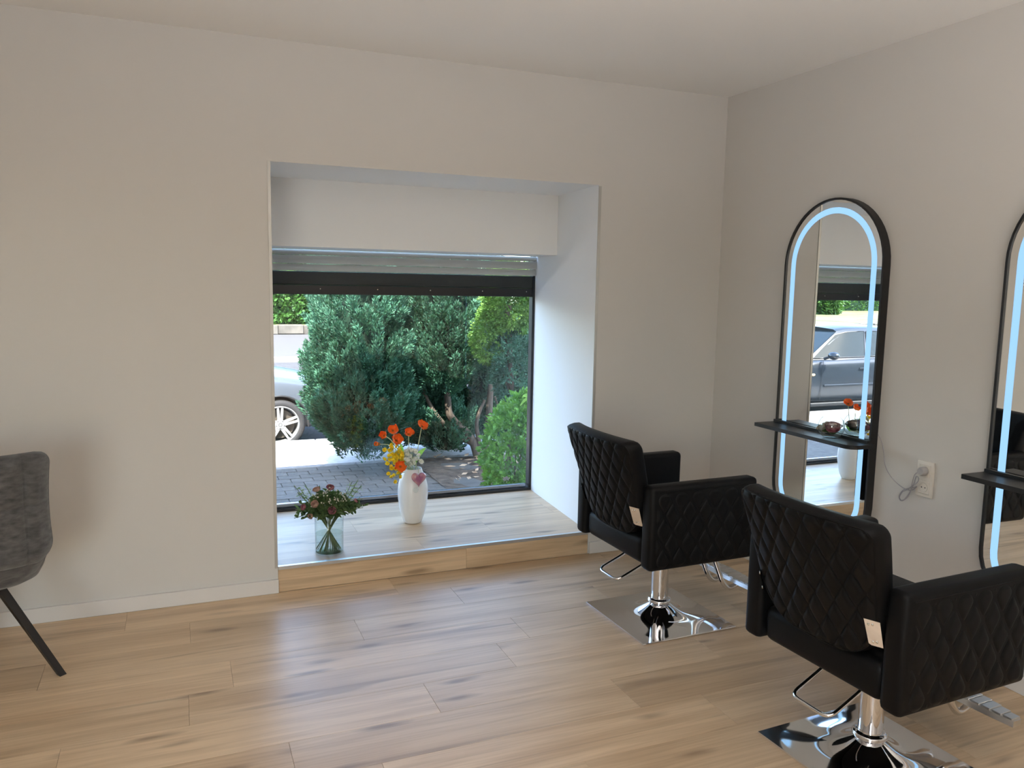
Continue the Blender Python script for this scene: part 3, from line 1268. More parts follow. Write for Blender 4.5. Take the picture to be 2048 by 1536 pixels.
def poppy(head, facing, size, cup, stem_pts, label, stem_mat=None):
    head = Vector(head)
    t = empty('poppy', tuple(head))
    t['label'] = label
    t['category'] = 'poppy'
    t['group'] = 'orange poppies in the white vase'
    R = frame_to(facing)
    rp = random.Random(int(abs(head.x) * 7000 + head.z * 5000))
    for k in range(5):
        bm = bmesh.new()
        M = R @ Matrix.Rotation(2 * PI / 5 * k + rp.uniform(-.25, .25), 4, 'Z') @ Matrix.Translation((0, .002, .0 if k % 2 else .003))
        petal_grid(bm, M, size * rp.uniform(.62, .80), size * rp.uniform(.92, 1.18), cup + rp.uniform(-.1, .35), rp.uniform(.15, .5), 8, 8, ruffle=size * .10, ph=k * 1.7)
        obj_bm('petal', bm, M_orange, t, smooth=True)
    bm = bmesh.new()
    add_sphere(bm, R @ Vector((0, 0, size * .14)), size * .13, 10, 8, (1, 1, .9))
    for k in range(14):
        a = 2 * PI * k / 14
        add_sphere(bm, R @ Vector((math.cos(a) * size * .19, math.sin(a) * size * .19, size * .17)), size * .035, 5, 4)
    obj_bm('flower_heart', bm, M_dark, t, smooth=True)
    pts = catmull([Vector(p) - head for p in stem_pts] + [Vector((0, 0, 0))], 6)
    tube('stem', pts, .0024, stem_mat or M_stem, t, seg=6)
    return t


NECK = Vector((VX, VY, SILL + .30))


def stem_from(dx, dy, mid=None, depth=.16):
    a = NECK + Vector((dx * .4, dy * .4, -depth))
    b = NECK + Vector((dx, dy, .02))
    return [a, b] + ([Vector(mid)] if mid else [])


poppy((-1.633, .50, .680), (.35, -.45, .85), .036, .30, stem_from(.018, .0, (-1.652, .50, .57)), 'orange poppy on the longest stem, rightmost and highest over the vase')
poppy((-1.709, .50, .638), (.05, -.55, .8), .034, .75, stem_from(.0, .0, (-1.705, .50, .55)), 'orange poppy standing alone above the white blossom')
poppy((-1.798, .51, .664), (-.1, -.75, .6), .034, .70, stem_from(-.02, .01, (-1.765, .51, .58)), 'orange open poppy at the top of the left cluster')
poppy((-1.846, .50, .642), (-.7, -.55, .3), .031, .85, stem_from(-.025, .0, (-1.80, .50, .60)), 'orange poppy facing left at the edge of the left cluster')
poppy((-1.790, .47, .612), (.1, -.8, .55), .041, .80, stem_from(-.02, -.02, (-1.755, .485, .54)), 'largest orange poppy just above the yellow blossom')
poppy((-1.778, .42, .478), (-.15, -.9, .25), .039, .70, stem_from(-.025, -.03, (-1.745, .45, .49)), 'orange poppy with dark heart hanging low among the yellow blossom')
# drooping bud
t = empty('poppy_bud', (-1.886, .50, .597))
tag(t, 'small half-open orange poppy bud reaching far left', 'poppy bud')
bm = bmesh.new()
add_sphere(bm, (0, 0, 0), .012, 10, 8, (1.2, .9, .9))
obj_bm('bud', bm, M_dark, t, smooth=True)
bm = bmesh.new()
for k in range(4):
    petal_grid(bm, frame_to((-.8, -.4, .2)) @ Matrix.Rotation(PI / 2 * k, 4, 'Z'), .012, .022, .95, .3)
obj_bm('petal', bm, M_orange, t, smooth=True)
tube('stem', catmull([p - Vector((-1.886, .50, .597)) for p in stem_from(-.03, .0, (-1.80, .50, .575))] + [Vector((0, 0, 0))], 6), .002, M_stem, t, seg=6)


def spray(name, label, cat, spots, r, mat_p, mat_c, npet, seed, group=None):
    rg = random.Random(seed)
    t = empty(name, tuple(NECK))
    tag(t, label, cat, group)
    bm = bmesh.new()
    root = Vector((0, 0, .0))
    hub = sum((Vector(s) for s in spots), Vector()) / len(spots) - NECK
    add_tube(bm, catmull([root + Vector((0, 0, -.15)), root, hub * .55 + Vector((0, 0, .005)), hub], 5), .0022, 6)
    for s in spots:
        p = Vector(s) - NECK
        add_tube(bm, [hub * .7, (hub * .5 + p * .5) + Vector((0, 0, .006)), p], .0012, 4)
    obj_bm('stem', bm, M_stem, t, smooth=True)
    for s in spots:
        p = Vector(s) - NECK
        d = Vector((rg.uniform(-.6, .6), rg.uniform(-1, -.2), rg.uniform(-.2, .8)))
        R = Matrix.Translation(p) @ frame_to(d)
        bm = bmesh.new()
        for k in range(npet):
            M = R @ Matrix.Rotation(2 * PI * k / npet + rg.random(), 4, 'Z')
            petal_grid(bm, M, r * (.55 if npet > 6 else .75), r * rg.uniform(.85, 1.1), rg.uniform(.3, .9), .2, 3, 3)
        b = obj_bm('blossom', bm, mat_p, t, smooth=True)
        bm = bmesh.new()
        add_sphere(bm, R @ Vector((0, 0, r * .2)), r * .33, 6, 5)
        obj_bm('blossom_heart', bm, mat_c, b, smooth=True)
    return t


ys = []
rg = random.Random(5)
for k in range(34):
    a, q = rg.uniform(0, 2 * PI), math.sqrt(rg.random())
    ys.append((-1.802 + .046 * q * math.cos(a), .475 + rg.uniform(-.035, .03), .523 + .066 * q * math.sin(a)))
ys += [(-1.853, .48, .565), (-1.856, .47, .512)]
spray('yellow_flower_spray', 'dense upper spray of small yellow blossoms in the white vase', 'flower', ys, .0165, M_yellow, M_yellowc, 8, 3, 'yellow sprays in the white vase')
yl = [(-1.832, .47, .431), (-1.800, .46, .385), (-1.771, .46, .409), (-1.806, .455, .418), (-1.785, .45, .440), (-1.77, .45, .435), (-1.795, .45, .455), (-1.815, .47, .408)]
spray('yellow_flower_spray', 'loose yellow sprig drooping lowest over the vase side', 'flower', yl, .0150, M_yellow, M_yellowc, 8, 4, 'yellow sprays in the white vase')
ws = []
for k in range(30):
    a, q = rg.uniform(0, 2 * PI), math.sqrt(rg.random())
    ws.append((-1.703 + .042 * q * math.cos(a), .47 + rg.uniform(-.035, .03), .512 + .050 * q * math.sin(a)))
ws += [(-1.647, .47, .492), (-1.640, .465, .482), (-1.73, .47, .552), (-1.735, .47, .542), (-1.683, .47, .55)]
spray('white_flower_spray', 'cluster of frilly white blossoms in the middle of the white vase', 'flower', ws, .0160, M_whitefl, M_whitefl, 5, 6)


def leaf_blade(bm, base, tip, w, bend=.02, n=7):
    a, b = Vector(base), Vector(tip)
    d = b - a
    side = d.cross(Vector((0, 1, .2))).normalized()
    up = side.cross(d).normalized()
    L, R_ = [], []
    C = []
    for k in range(n + 1):
        s = k / n
        c = a + d * s + up * bend * math.sin(PI * s)
        hw = w * math.sin(PI * min(.999, .08 + .92 * s)) ** .8
        C.append(bm.verts.new(c))
        L.append(bm.verts.new(c + side * hw + up * hw * .3))
        R_.append(bm.verts.new(c - side * hw + up * hw * .3))
    for k in range(n):
        bm.faces.new((C[k], C[k + 1], L[k + 1], L[k]))
        bm.faces.new((R_[k], R_[k + 1], C[k + 1], C[k]))


for base, tip, w, lab in (((-1.735, .49, .46), (-1.762, .47, .60), .017, 'broad green leaf between the poppies and the white blossom'),
                          ((-1.672, .49, .475), (-1.612, .47, .567), .014, 'pointed green leaf at the right side of the white vase')):
    bm = bmesh.new()
    leaf_blade(bm, (0, 0, 0), Vector(tip) - Vector(base), w)
    o = obj_bm('flower_leaf', bm, M_leafg, None, smooth=True, loc=base)
    tag(o, lab, 'leaf')

# ------------------------------------------------------------------ glass jar with rose bouquet
GX, GYV = -2.222, .135
jar = empty('glass_jar', (GX, GYV, SILL))
tag(jar, 'clear glass cylinder vase with water and cut stems on the step', 'vase')
bm = bmesh.new()
add_lathe(bm, [(.0, .0), (.069, .0), (.0715, .004), (.0715, .188), (.070, .190), (.0688, .188), (.0688, .010), (.0, .009)], 48)
obj_bm('jar_glass', bm, M_clear, jar, smooth=math.radians(40))
water = empty('water', (GX, GYV, SILL + .0095))
bm = bmesh.new()
add_lathe(bm, [(.0, .0), (.0684, .0), (.0684, .094), (.0, .094)], 40)
wo = obj_bm('vase_water', bm, M_water, None, smooth=math.radians(40), loc=(GX, GYV, SILL + .0095))
tag(wo, 'clear water filling the lower half of the glass cylinder vase', 'water')
bpy.data.objects.remove(water)


def rose(name, head, facing, size, m, label, group):
    head = Vector(head)
    t = empty(name, tuple(head))
    tag(t, label, 'rose', group)
    R = frame_to(facing)
    rg = random.Random(int(abs(head.x) * 9973) + int(head.z * 7919))
    for ringn, (cnt, rr, hh, cup) in enumerate(((3, .30, .75, 1.45), (4, .55, .85, 1.3), (5, .85, .95, 1.05), (5, 1.05, 1.0, .75))):
        bm = bmesh.new()
        for k in range(cnt):
            M = R @ Matrix.Rotation(2 * PI * k / cnt + ringn * .6, 4, 'Z') @ Matrix.Translation((0, size * rr * .25, 0))
            petal_grid(bm, M, size * (.45 + .35 * rr), size * hh, cup + rg.uniform(-.1, .1), .35, 4, 4)
        obj_bm('petal_ring', bm, m, t, smooth=True)
    return t


ros = [((-2.298, .075, .397), (-.4, -.7, .6), .021, M_peach, 'peach pink rose at the left front of the jar bouquet'),
       ((-2.226, .050, .366), (.1, -.85, .5), .022, M_pink, 'dark pink rose low at the front centre of the jar bouquet'),
       ((-2.213, .150, .452), (.1, -.4, .9), .021, M_pink, 'purple pink rose crowning the jar bouquet'),
       ((-2.278, .150, .447), (-.3, -.3, .9), .020, M_peach, 'faded beige rose at the upper left of the jar bouquet'),
       ((-2.345, .110, .378), (-.8, -.4, .4), .017, M_pink, 'small red rose at the far left of the jar bouquet'),
       ((-2.094, .120, .386), (.8, -.3, .5), .013, M_pink, 'red rose bud at the far right of the jar bouquet'),
       ((-2.318, .080, .342), (-.6, -.7, .0), .015, M_peach, 'wilted salmon rose drooping under the left of the jar bouquet')]
for p, f_, s_, m_, lab in ros:
    t = rose('rose', p, f_, s_, m_, lab, 'roses in the glass jar')
    base = Vector((GX, GYV, SILL + .02)) + Vector((rng.uniform(-.05, .05), rng.uniform(-.045, .045), 0))
    # stems cross in the jar
    mid = Vector((GX + (p[0] - GX) * .08, GYV + (p[1] - GYV) * .1, SILL + .13))
    base = Vector((GX - (p[0] - GX) * .5 + rng.uniform(-.02, .02), GYV + rng.uniform(-.035, .035), SILL + .014))
    dd = Vector((base.x - GX, base.y - GYV))
    if dd.length > .058:
        dd *= .058 / dd.length
        base.x, base.y = GX + dd.x, GYV + dd.y
    pts = catmull([base - Vector(p), mid - Vector(p), Vector((GX + (p[0] - GX) * .45, GYV + (p[1] - GYV) * .45, SILL + .20)) - Vector(p), Vector((0, 0, 0))], 6)
    tube('stem', pts, .0028, M_stem2, t, seg=6)

M_green = leaf_material('bouquet_green', (.045, .085, .03), (.12, .19, .07), .55, .2, 40)
M_fern = leaf_material('fern_green', (.17, .26, .12), (.33, .42, .24), .6, .3, 40)
M_gyps = mat('dried_filler', (.50, .46, .36), .8)


def greenery(label, tips, w, m, seed, blades=9, length=.035, every=1):
    rg = random.Random(seed)
    o0 = Vector((GX, GYV, SILL + .014))
    t = empty('greenery_sprig', tuple(o0))
    tag(t, label, 'foliage', 'greenery in the glass jar')
    bm = bmesh.new()
    bl = bmesh.new()
    for ti, tip in enumerate(tips):
        tip = Vector(tip) - o0
        b0 = Vector((-tip.x * .28 + rg.uniform(-.015, .015), rg.uniform(-.04, .04), .0))
        mid = Vector((tip.x * .08, tip.y * .1, .13))
        pts = catmull([b0, mid, Vector((tip.x * .42, tip.y * .42, .20)), tip], 6)
        add_tube(bm, pts if ti % every == 0 else pts[2 * len(pts) // 3:], .0017, 5)
        for k in range(blades):
            s = .62 + .38 * (k + rg.random()) / blades
            p = pts[min(len(pts) - 1, int(s * (len(pts) - 1)))]
            d = Vector((rg.uniform(-1, 1), rg.uniform(-1, 1), rg.uniform(-.4, .8))).normalized() * length * rg.uniform(.6, 1.2)
            leaf_blade(bl, p, p + d, w * rg.uniform(.7, 1.2), .006, 4)
    obj_bm('stem', bm, M_stem2, t, smooth=True)
    obj_bm('leaves', bl, m, t, smooth=True)


rg = random.Random(21)
tips = []
for k in range(60):
    a = rg.uniform(0, 2 * PI)
    q = math.sqrt(rg.random())
    tips.append((GX - .005 + .125 * q * math.cos(a), GYV + .11 * q * math.sin(a), .352 + .085 * (1 - q * q) + rg.uniform(-.02, .03)))
greenery('dark green leafy filling of the rose bouquet in the jar', tips, .0080, M_green, 2, 22, .040, every=9)
greenery('dark leaves hanging out at the left of the jar bouquet', [(-2.40, .09, .335), (-2.39, .12, .37), (-2.36, .08, .33), (-2.37, .14, .40), (-2.34, .06, .34), (-2.38, .16, .36)], .007, M_green, 7, 14, .040)
greenery('thin leaves sticking out at the right of the jar bouquet', [(-2.03, .10, .365), (-2.06, .08, .36), (-2.08, .13, .34), (-2.05, .14, .39), (-2.11, .06, .35), (-2.10, .16, .37)], .007, M_green, 8, 14, .040)
greenery('feathery pale fern rising at the back right of the bouquet', [(-2.06, .20, .478), (-2.08, .19, .44), (-2.04, .20, .45), (-2.09, .2, .47)], .0016, M_fern, 9, 34, .028)
greenery('feathery pale fern rising at the back left of the bouquet', [(-2.385, .20, .475), (-2.36, .20, .46), (-2.37, .19, .44), (-2.33, .2, .475)], .0016, M_fern, 10, 34, .028)
t = empty('dried_filler_flowers', (GX, GYV, SILL + .014))
tag(t, 'cloud of tiny dried cream filler flowers among the roses', 'flower')
bm = bmesh.new()
bs = bmesh.new()
for k in range(70):
    a, q = rg.uniform(0, 2 * PI), math.sqrt(rg.random())
    p = Vector((.105 * q * math.cos(a) - .005, .085 * q * math.sin(a) - .03, .262 + .055 * (1 - q * q) + rg.uniform(-.015, .015)))
    add_sphere(bm, p, rg.uniform(.003, .0052), 6, 4)
    add_tube(bs, [Vector((p.x * .3, p.y * .3, .19)), p], .0007, 4)
obj_bm('tiny_blossoms', bm, M_gyps, t, smooth=True)['kind'] = 'stuff'
obj_bm('stem', bs, M_stem2, t)

# ------------------------------------------------------------------ glass bowl with rose heads on the shelf
BX, BY, BZ = -.112, -1.045, .818
bowl = empty('glass_bowl', (BX, BY, BZ + .0006))
tag(bowl, 'round clear glass bowl with rose heads on the mirror shelf', 'bowl')
prof = []
for k in range(13):
    a = -PI / 2 + .52 + (PI - .52 - .72) * k / 12
    prof.append((.060 * math.cos(a), .053 + .060 * math.sin(a)))
z0_ = prof[0][1]
prof = [(r, z - z0_) for r, z in prof]
inner = [(max(0, r - .0022), z + (.002 if i == 0 else 0)) for i, (r, z) in enumerate(prof)][::-1]
bm = bmesh.new()
add_lathe(bm, [(.0, .0)] + prof + [(prof[-1][0] - .001, prof[-1][1] + .0015)] + inner + [(.0, .002)], 40)
obj_bm('bowl_glass', bm, M_bowl, bowl, smooth=math.radians(50))
for (dx, dy, dz, s_, m_, lab, fc) in ((-.012, .024, .036, .034, mat('rose_cream', (.60, .52, .40), .6), 'cream dried rose head at the left inside the glass bowl', (-.3, .4, .8)),
                                     (-.014, -.022, .038, .036, M_pink, 'dusky pink dried rose head at the right inside the glass bowl', (-.3, -.3, .8)),
                                     (.018, .0, .042, .033, M_peach, 'brownish dried rose head at the back inside the glass bowl', (.2, 0, .9))):
    t = rose('dried_rose', (BX + dx, BY + dy, BZ + dz), fc, s_, m_, lab, 'rose heads in the glass bowl')
    bm = bmesh.new()
    add_sphere(bm, (0, 0, -.004), s_ * .55, 8, 6, (1, 1, .7))
    obj_bm('calyx', bm, M_stem2, t, smooth=True)

# ------------------------------------------------------------------ outside: ground
ZP, ZR = -.42, -.57                    # forecourt / pavement level, road level
M_paver = mat('grey_paver', (.30, .30, .30), .85)
noise_color(M_paver, (.072, .068, .062), (.115, .110, .10), scale=18, detail=6, rnd=.12)
noise_bump(M_paver, 120, .3, .003)
M_bedding = mat('paver_joint', (.10, .10, .095), .95)
M_asphalt = mat('pale_asphalt', (.46, .45, .44), .9)
noise_color(M_asphalt, (.42, .41, .40), (.52, .51, .495), scale=30, detail=6)
noise_bump(M_asphalt, 90, .3, .004)
M_road = mat('road_asphalt', (.36, .355, .36), .95, spec=.1)
noise_color(M_road, (.062, .060, .064), (.083, .081, .083), scale=6, detail=6)
M_kerb = mat('kerb_stone', (.42, .41, .39), .85)
noise_color(M_kerb, (.17, .165, .16), (.25, .245, .235), scale=15, detail=5, rnd=.08)
M_soil = mat('soil', (.075, .055, .04), .95)
noise_color(M_soil, (.045, .035, .026), (.12, .09, .065), scale=12, detail=7)
noise_bump(M_soil, 25, .8, .03)
M_grass = mat('dry_grass', (.30, .30, .10), .9)
noise_color(M_grass, (.06, .09, .02), (.17, .14, .06), scale=.6, detail=6)

o = box('bounce_paving', -40, 30, -40, YF - .26, ZP - .4, ZP, M_asphalt)  # added ground that throws sunlight up through the rear opening
tag(o, 'unseen pale paving added to bounce sunlight into the shop front', 'pavement', kind='structure')
o = box('ground', -60, 40, YO, 4.42, ZP - .4, ZP - .012, M_bedding)
tag(o, 'sanded bed under the grey forecourt pavers', 'ground', kind='structure')
fore = empty('forecourt_paving', (-2, 3, ZP))
tag(fore, 'grey concrete pavers of the shaded forecourt outside the window', 'paving', kind='structure')
PX, PY = .21, .145
me_p = None
rgp = random.Random(3)
BED = -.62
nrow = int((4.42 - 1.75) / PY)
cnt = 0
for r in range(nrow):
    y = 4.42 - PY * (r + .5)
    xk = -3.2 + (PX / 2 if r % 2 else 0)
    while xk + PX / 2 < BED + .05:
        if y > 2.55 or xk < -1.0:
            if me_p is None:
                bm = bmesh.new()
                add_box(bm, -PX / 2 + .003, PX / 2 - .003, -PY / 2 + .003, PY / 2 - .003, -.03, 0, .004, 1)
                me_p = bpy.data.meshes.new('paver')
                bm.to_mesh(me_p)
                bm.free()
                me_p.materials.append(M_paver)
            pv = bpy.data.objects.new('paver', me_p)
            pv.location = (xk + 2, y - 3, rgp.uniform(-.002, .002))
            pv.rotation_euler = (0, 0, rgp.uniform(-.006, .006))
            link(pv, fore)
            cnt += 1
        xk += PX
# paving beyond the view through the window
bm = bmesh.new()
add_box(bm, -40, -3.32, YO + .01, 4.42, ZP - .03, ZP)
o = obj_bm('forecourt_slab', bm, M_paver)
tag(o, 'grey forecourt paving further along the street front', 'paving', kind='structure')
# kerb between forecourt and pavement
kb = empty('forecourt_kerb', (0, 4.48, ZP))
tag(kb, 'flush kerb stones edging the forecourt', 'kerb', kind='structure')
bm = bmesh.new()
add_box(bm, -.497, .497, -.05, .05, -.1, .004, .006, 1)
me_k = bpy.data.meshes.new('kerb_stone')
bm.to_mesh(me_k)
bm.free()
me_k.materials.append(M_kerb)
for k in range(-12, 6):
    s = bpy.data.objects.new('kerb_stone', me_k)
    s.location = (k + .3, -.008, 0)
    link(s, kb)
o = box('pavement', -60, 40, 4.525, 5.80, ZP - .3, ZP, M_asphalt)
tag(o, 'sunlit pale asphalt pavement along the street', 'pavement', kind='structure')
kb = empty('street_kerb', (0, 5.87, ZP))
tag(kb, 'raised kerb stones between pavement and road', 'kerb', kind='structure')
bm = bmesh.new()
add_box(bm, -.497, .497, -.067, .067, -.3, .002, .015, 2)
me_k2 = bpy.data.meshes.new('kerb_stone')
bm.to_mesh(me_k2)
bm.free()
me_k2.materials.append(M_kerb)
for k in range(-14, 6):
    s = bpy.data.objects.new('kerb_stone', me_k2)
    s.location = (k + .1, 0, 0)
    link(s, kb)
o = box('road', -60, 40, 5.94, 17.0, ZR - .3, ZR, M_road)
tag(o, 'wide grey asphalt road in full sun', 'road', kind='structure')
M_line = mat('road_paint', (.16, .16, .16), .8, spec=.1)
o = box('road_line', -60, 40, 13.2, 13.5, ZR, ZR + .004, M_line)
tag(o, 'white painted line along the road', 'road marking', kind='structure')
o = box('far_kerb', -60, 40, 17.0, 17.25, ZR - .3, ZR + .12, M_kerb)
tag(o, 'kerb on the far side of the road', 'kerb', kind='structure')
M_farpave = mat('far_paving', (.092, .088, .088), .95, spec=.1)
o = box('far_pavement', -60, 40, 17.25, 26.2, ZR - .3, ZR + .10, M_farpave)
tag(o, 'bright pavement on the far side of the road', 'pavement', kind='structure')
bm = bmesh.new()
add_box(bm, -70, 45, 26.6, 70, ZR - .3, ZR + .42)
o = obj_bm('lawn', bm, M_grass)
tag(o, 'sunburnt lawn behind the low stone wall across the road', 'lawn', kind='structure')
M_stone = mat('garden_wall_stone', (.36, .31, .26), .9)
noise_color(M_stone, (.055, .048, .040), (.10, .088, .072), scale=3, detail=6, rnd=.15)
wall = empty('garden_wall', (0, 26.4, ZR + .10))
tag(wall, 'low wall of weathered stone blocks below the hedge across the road', 'wall', kind='structure')
bm = bmesh.new()
add_box(bm, -.445, .445, -.2, .2, 0, .34, .03, 1)
me_s = bpy.data.meshes.new('stone_block')
bm.to_mesh(me_s)
bm.free()
me_s.materials.append(M_stone)
for k in range(-55, 22):
    s = bpy.data.objects.new('stone_block', me_s)
    s.location = (k * .9, rgp.uniform(-.02, .02), rgp.uniform(-.02, .01))
    link(s, wall)

# planting bed in front of the window
rs = np.random.RandomState(8)
bm = bmesh.new()
nx_, ny_ = 36, 40
gv = []
for j in range(ny_ + 1):
    for i in range(nx_ + 1):
        x, y = BED + (3.0 - BED) * i / nx_, 1.10 + (4.40 - 1.10) * j / ny_
        gv.append((x, y, ZP + .005 + .035 * math.sin(x * 7 + y * 3) * math.sin(y * 5 - x) * min(1, (x - BED) * 4) + rs.uniform(-.006, .006)))
gf = []
for j in range(ny_):
    for i in range(nx_):
        a = j * (nx_ + 1) + i
        gf.append((a, a + 1, a + nx_ + 2, a + nx_ + 1))
o = obj_pd('planting_bed', gv, gf, M_soil, smooth=True)
tag(o, 'dry soil bed under the conifers outside the window', 'soil', kind='structure')
M_deadleaf = mat('dead_leaf', (.40, .26, .15), .8)
noise_color(M_deadleaf, (.26, .15, .08), (.56, .42, .28), scale=8, rnd=.2)
lv, lf = [], []
for k in range(130):
    x, y = rs.uniform(-.5, 1.2), rs.uniform(2.3, 4.3)
    L, W_, a = rs.uniform(.03, .07), rs.uniform(.012, .025), rs.uniform(0, 6.28)
    z = ZP + .045 + rs.uniform(0, .02)
    c, s = math.cos(a), math.sin(a)
    i0 = len(lv)
    for (dx, dy, dz) in ((-L, 0, 0), (0, -W_, .008 * rs.uniform(-1, 1)), (L, 0, rs.uniform(0, .02)), (0, W_, .01)):
        lv.append((x + dx * c - dy * s, y + dx * s + dy * c, z + dz))
    lf.append((i0, i0 + 1, i0 + 2, i0 + 3))
o = obj_pd('leaf_litter', lv, lf, M_deadleaf)
tag(o, 'brown fallen leaves scattered on the soil bed', 'leaves', kind='stuff')

# ------------------------------------------------------------------ outside: conifers, shrubs, hedges


def blade_mesh(name, P, D, L, W, m, parent=None, rs=None, up=None, kind=None):
    """numpy: one kite-shaped blade per point. P positions, D unit directions, L lengths, W half widths"""
    n = len(P)
    ref = rs.normal(size=(n, 3))
    S = np.cross(D, ref)
    S /= np.linalg.norm(S, axis=1, keepdims=True) + 1e-9
    Nn = np.cross(S, D)
    tip = P + D * L[:, None] + Nn * (L * .12)[:, None]
    mid = P + D * (L * .45)[:, None]
    V = np.stack([P, mid + S * W[:, None], tip, mid - S * W[:, None]], 1).reshape(-1, 3)
    me = bpy.data.meshes.new(name)
    me.vertices.add(4 * n)
    me.vertices.foreach_set('co', V.astype(np.float32).ravel())
    me.loops.add(4 * n)
    me.loops.foreach_set('vertex_index', np.arange(4 * n, dtype=np.int32))
    me.polygons.add(n)
    me.polygons.foreach_set('loop_start', np.arange(0, 4 * n, 4, dtype=np.int32))
    me.update(calc_edges=True)
    me.materials.append(m)
    o = bpy.data.objects.new(name, me)
    link(o, parent)
    if kind:
        o['kind'] = kind
    return o


def unit(v):
    return v / (np.linalg.norm(v, axis=-1, keepdims=True) + 1e-9)


def lobe_plumes(c, r, n_pl, rs, blades=150, plen=.30, prad=.055, blen=.035, upw=1.0, zcut=None, front_only=False):
    """feathery upright plumes growing from an ellipsoid; returns P,D,L,W"""
    c, r = np.array(c), np.array(r)
    Ps, Ds, Ls, Ws = [], [], [], []
    k = 0
    while k < n_pl:
        d = unit(rs.normal(size=3))
        if front_only and d[1] > .35:
            continue
        k += 1
        base = c + d * r * rs.uniform(.82, .98)
        nrm = unit(d / r)
        ax = unit(nrm * .75 + np.array([0, 0, upw]) + rs.normal(size=3) * .12)
        pl = plen * rs.uniform(.6, 1.25)
        pr = prad * rs.uniform(.7, 1.25)
        t = rs.uniform(0, 1, blades) ** .8
        rad = pr * (np.sin(np.pi * np.clip(.18 + .82 * t, 0, 1)) ** .7)
        q = unit(np.cross(ax, rs.normal(size=(blades, 3))))
        pos = base + ax * (t * pl)[:, None] + q * (rad * rs.uniform(.55, 1.0, blades))[:, None]
        dd = unit(q * .55 + ax * 1.0 + rs.normal(size=(blades, 3)) * .22)
        Ps.append(pos)
        Ds.append(dd)
        Ls.append(blen * rs.uniform(.7, 1.4, blades))
        Ws.append(blen * .17 * rs.uniform(.7, 1.3, blades))
    return np.concatenate(Ps), np.concatenate(Ds), np.concatenate(Ls), np.concatenate(Ws)


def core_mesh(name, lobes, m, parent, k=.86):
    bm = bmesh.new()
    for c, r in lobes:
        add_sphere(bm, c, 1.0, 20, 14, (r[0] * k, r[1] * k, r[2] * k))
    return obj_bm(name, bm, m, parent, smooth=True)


M_conifer = leaf_material('conifer_green', (.014, .052, .032), (.080, .205, .130), .6, .15, 4)
M_core = mat('dark_core_green', (.012, .028, .018), 1.0, spec=.1)  # for dark solid cores added inside the foliage to block light
M_bark = mat('bark', (.20, .14, .10), .9)
noise_color(M_bark, (.045, .032, .022), (.13, .095, .07), scale=12, detail=6, stretch=(6, 6, 1))
M_thuja = leaf_material('thuja_green', (.06, .15, .022), (.15, .27, .045), .6, .2, 6)
M_shrub = leaf_material('shrub_green', (.05, .16, .028), (.19, .38, .065), .38, .25, 10)
M_hedge = leaf_material('hedge_green', (.022, .07, .016), (.07, .16, .035), .4, .2, 2)

rs = np.random.RandomState(2)
bush = empty('conifer_bush', (-.1, 4.25, ZP))
tag(bush, 'big blue-green conifer bush with feathery upright plumes outside the window', 'bush')
lobes = [((-1.20, 4.15, .70), (.39, .50, 1.10)), ((-1.22, 4.10, .20), (.42, .50, .42)), ((-1.40, 4.22, .52), (.26, .36, .40)),
         ((-.33, 4.25, 1.05), (.40, .45, .80)), ((-.86, 4.80, 1.15), (.70, .45, 1.10)), ((-.92, 4.62, .02), (.50, .40, .38)),
         ((-.20, 4.45, -.18), (.24, .24, .20)), ((.05, 4.75, 1.1), (.45, .4, .9)), ((-.25, 5.0, .05), (.75, .25, .55)), ((.42, 4.72, .35), (.30, .22, .80))]
npl = [420, 230, 150, 330, 360, 200, 60, 160, 120, 110]
for (c, r), n_ in zip(lobes, npl):
    P, D, L, W_ = lobe_plumes(c, r, n_, rs, 150, .27, .046, .036, 1.15, front_only=True)
    keep = P[:, 2] > ZP + .05
    o = blade_mesh('foliage', P[keep], D[keep], L[keep], W_[keep], M_conifer, None, rs, kind='stuff')
    child_world(o, bush)
o = core_mesh('dark_core', lobes, M_core, None, .78)
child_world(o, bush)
for pts, rads in (([(.12, 4.28, ZP), (.02, 4.26, -.18), (-.22, 4.22, .06), (-.27, 4.2, .26), (-.30, 4.2, .6)], [.055, .048, .042, .036, .03]),
                  ([(.05, 4.27, -.25), (-.25, 4.24, -.05), (-.42, 4.26, .16), (-.52, 4.34, .40), (-.56, 4.45, .70)], [.032, .028, .022, .018, .015]),
                  ([(.12, 4.24, -.30), (.06, 4.2, .0), (.14, 4.18, .25)], [.028, .022, .016]),
                  ([(.2, 4.3, ZP), (.22, 4.28, -.1), (.26, 4.3, .4)], [.05, .042, .035])):
    cc = catmull(pts, 5)
    rr = [rads[0] + (rads[-1] - rads[0]) * k / (len(cc) - 1) for k in range(len(cc))]
    o = tube('branch', cc, rr, M_bark, None, seg=8)
    child_world(o, bush)


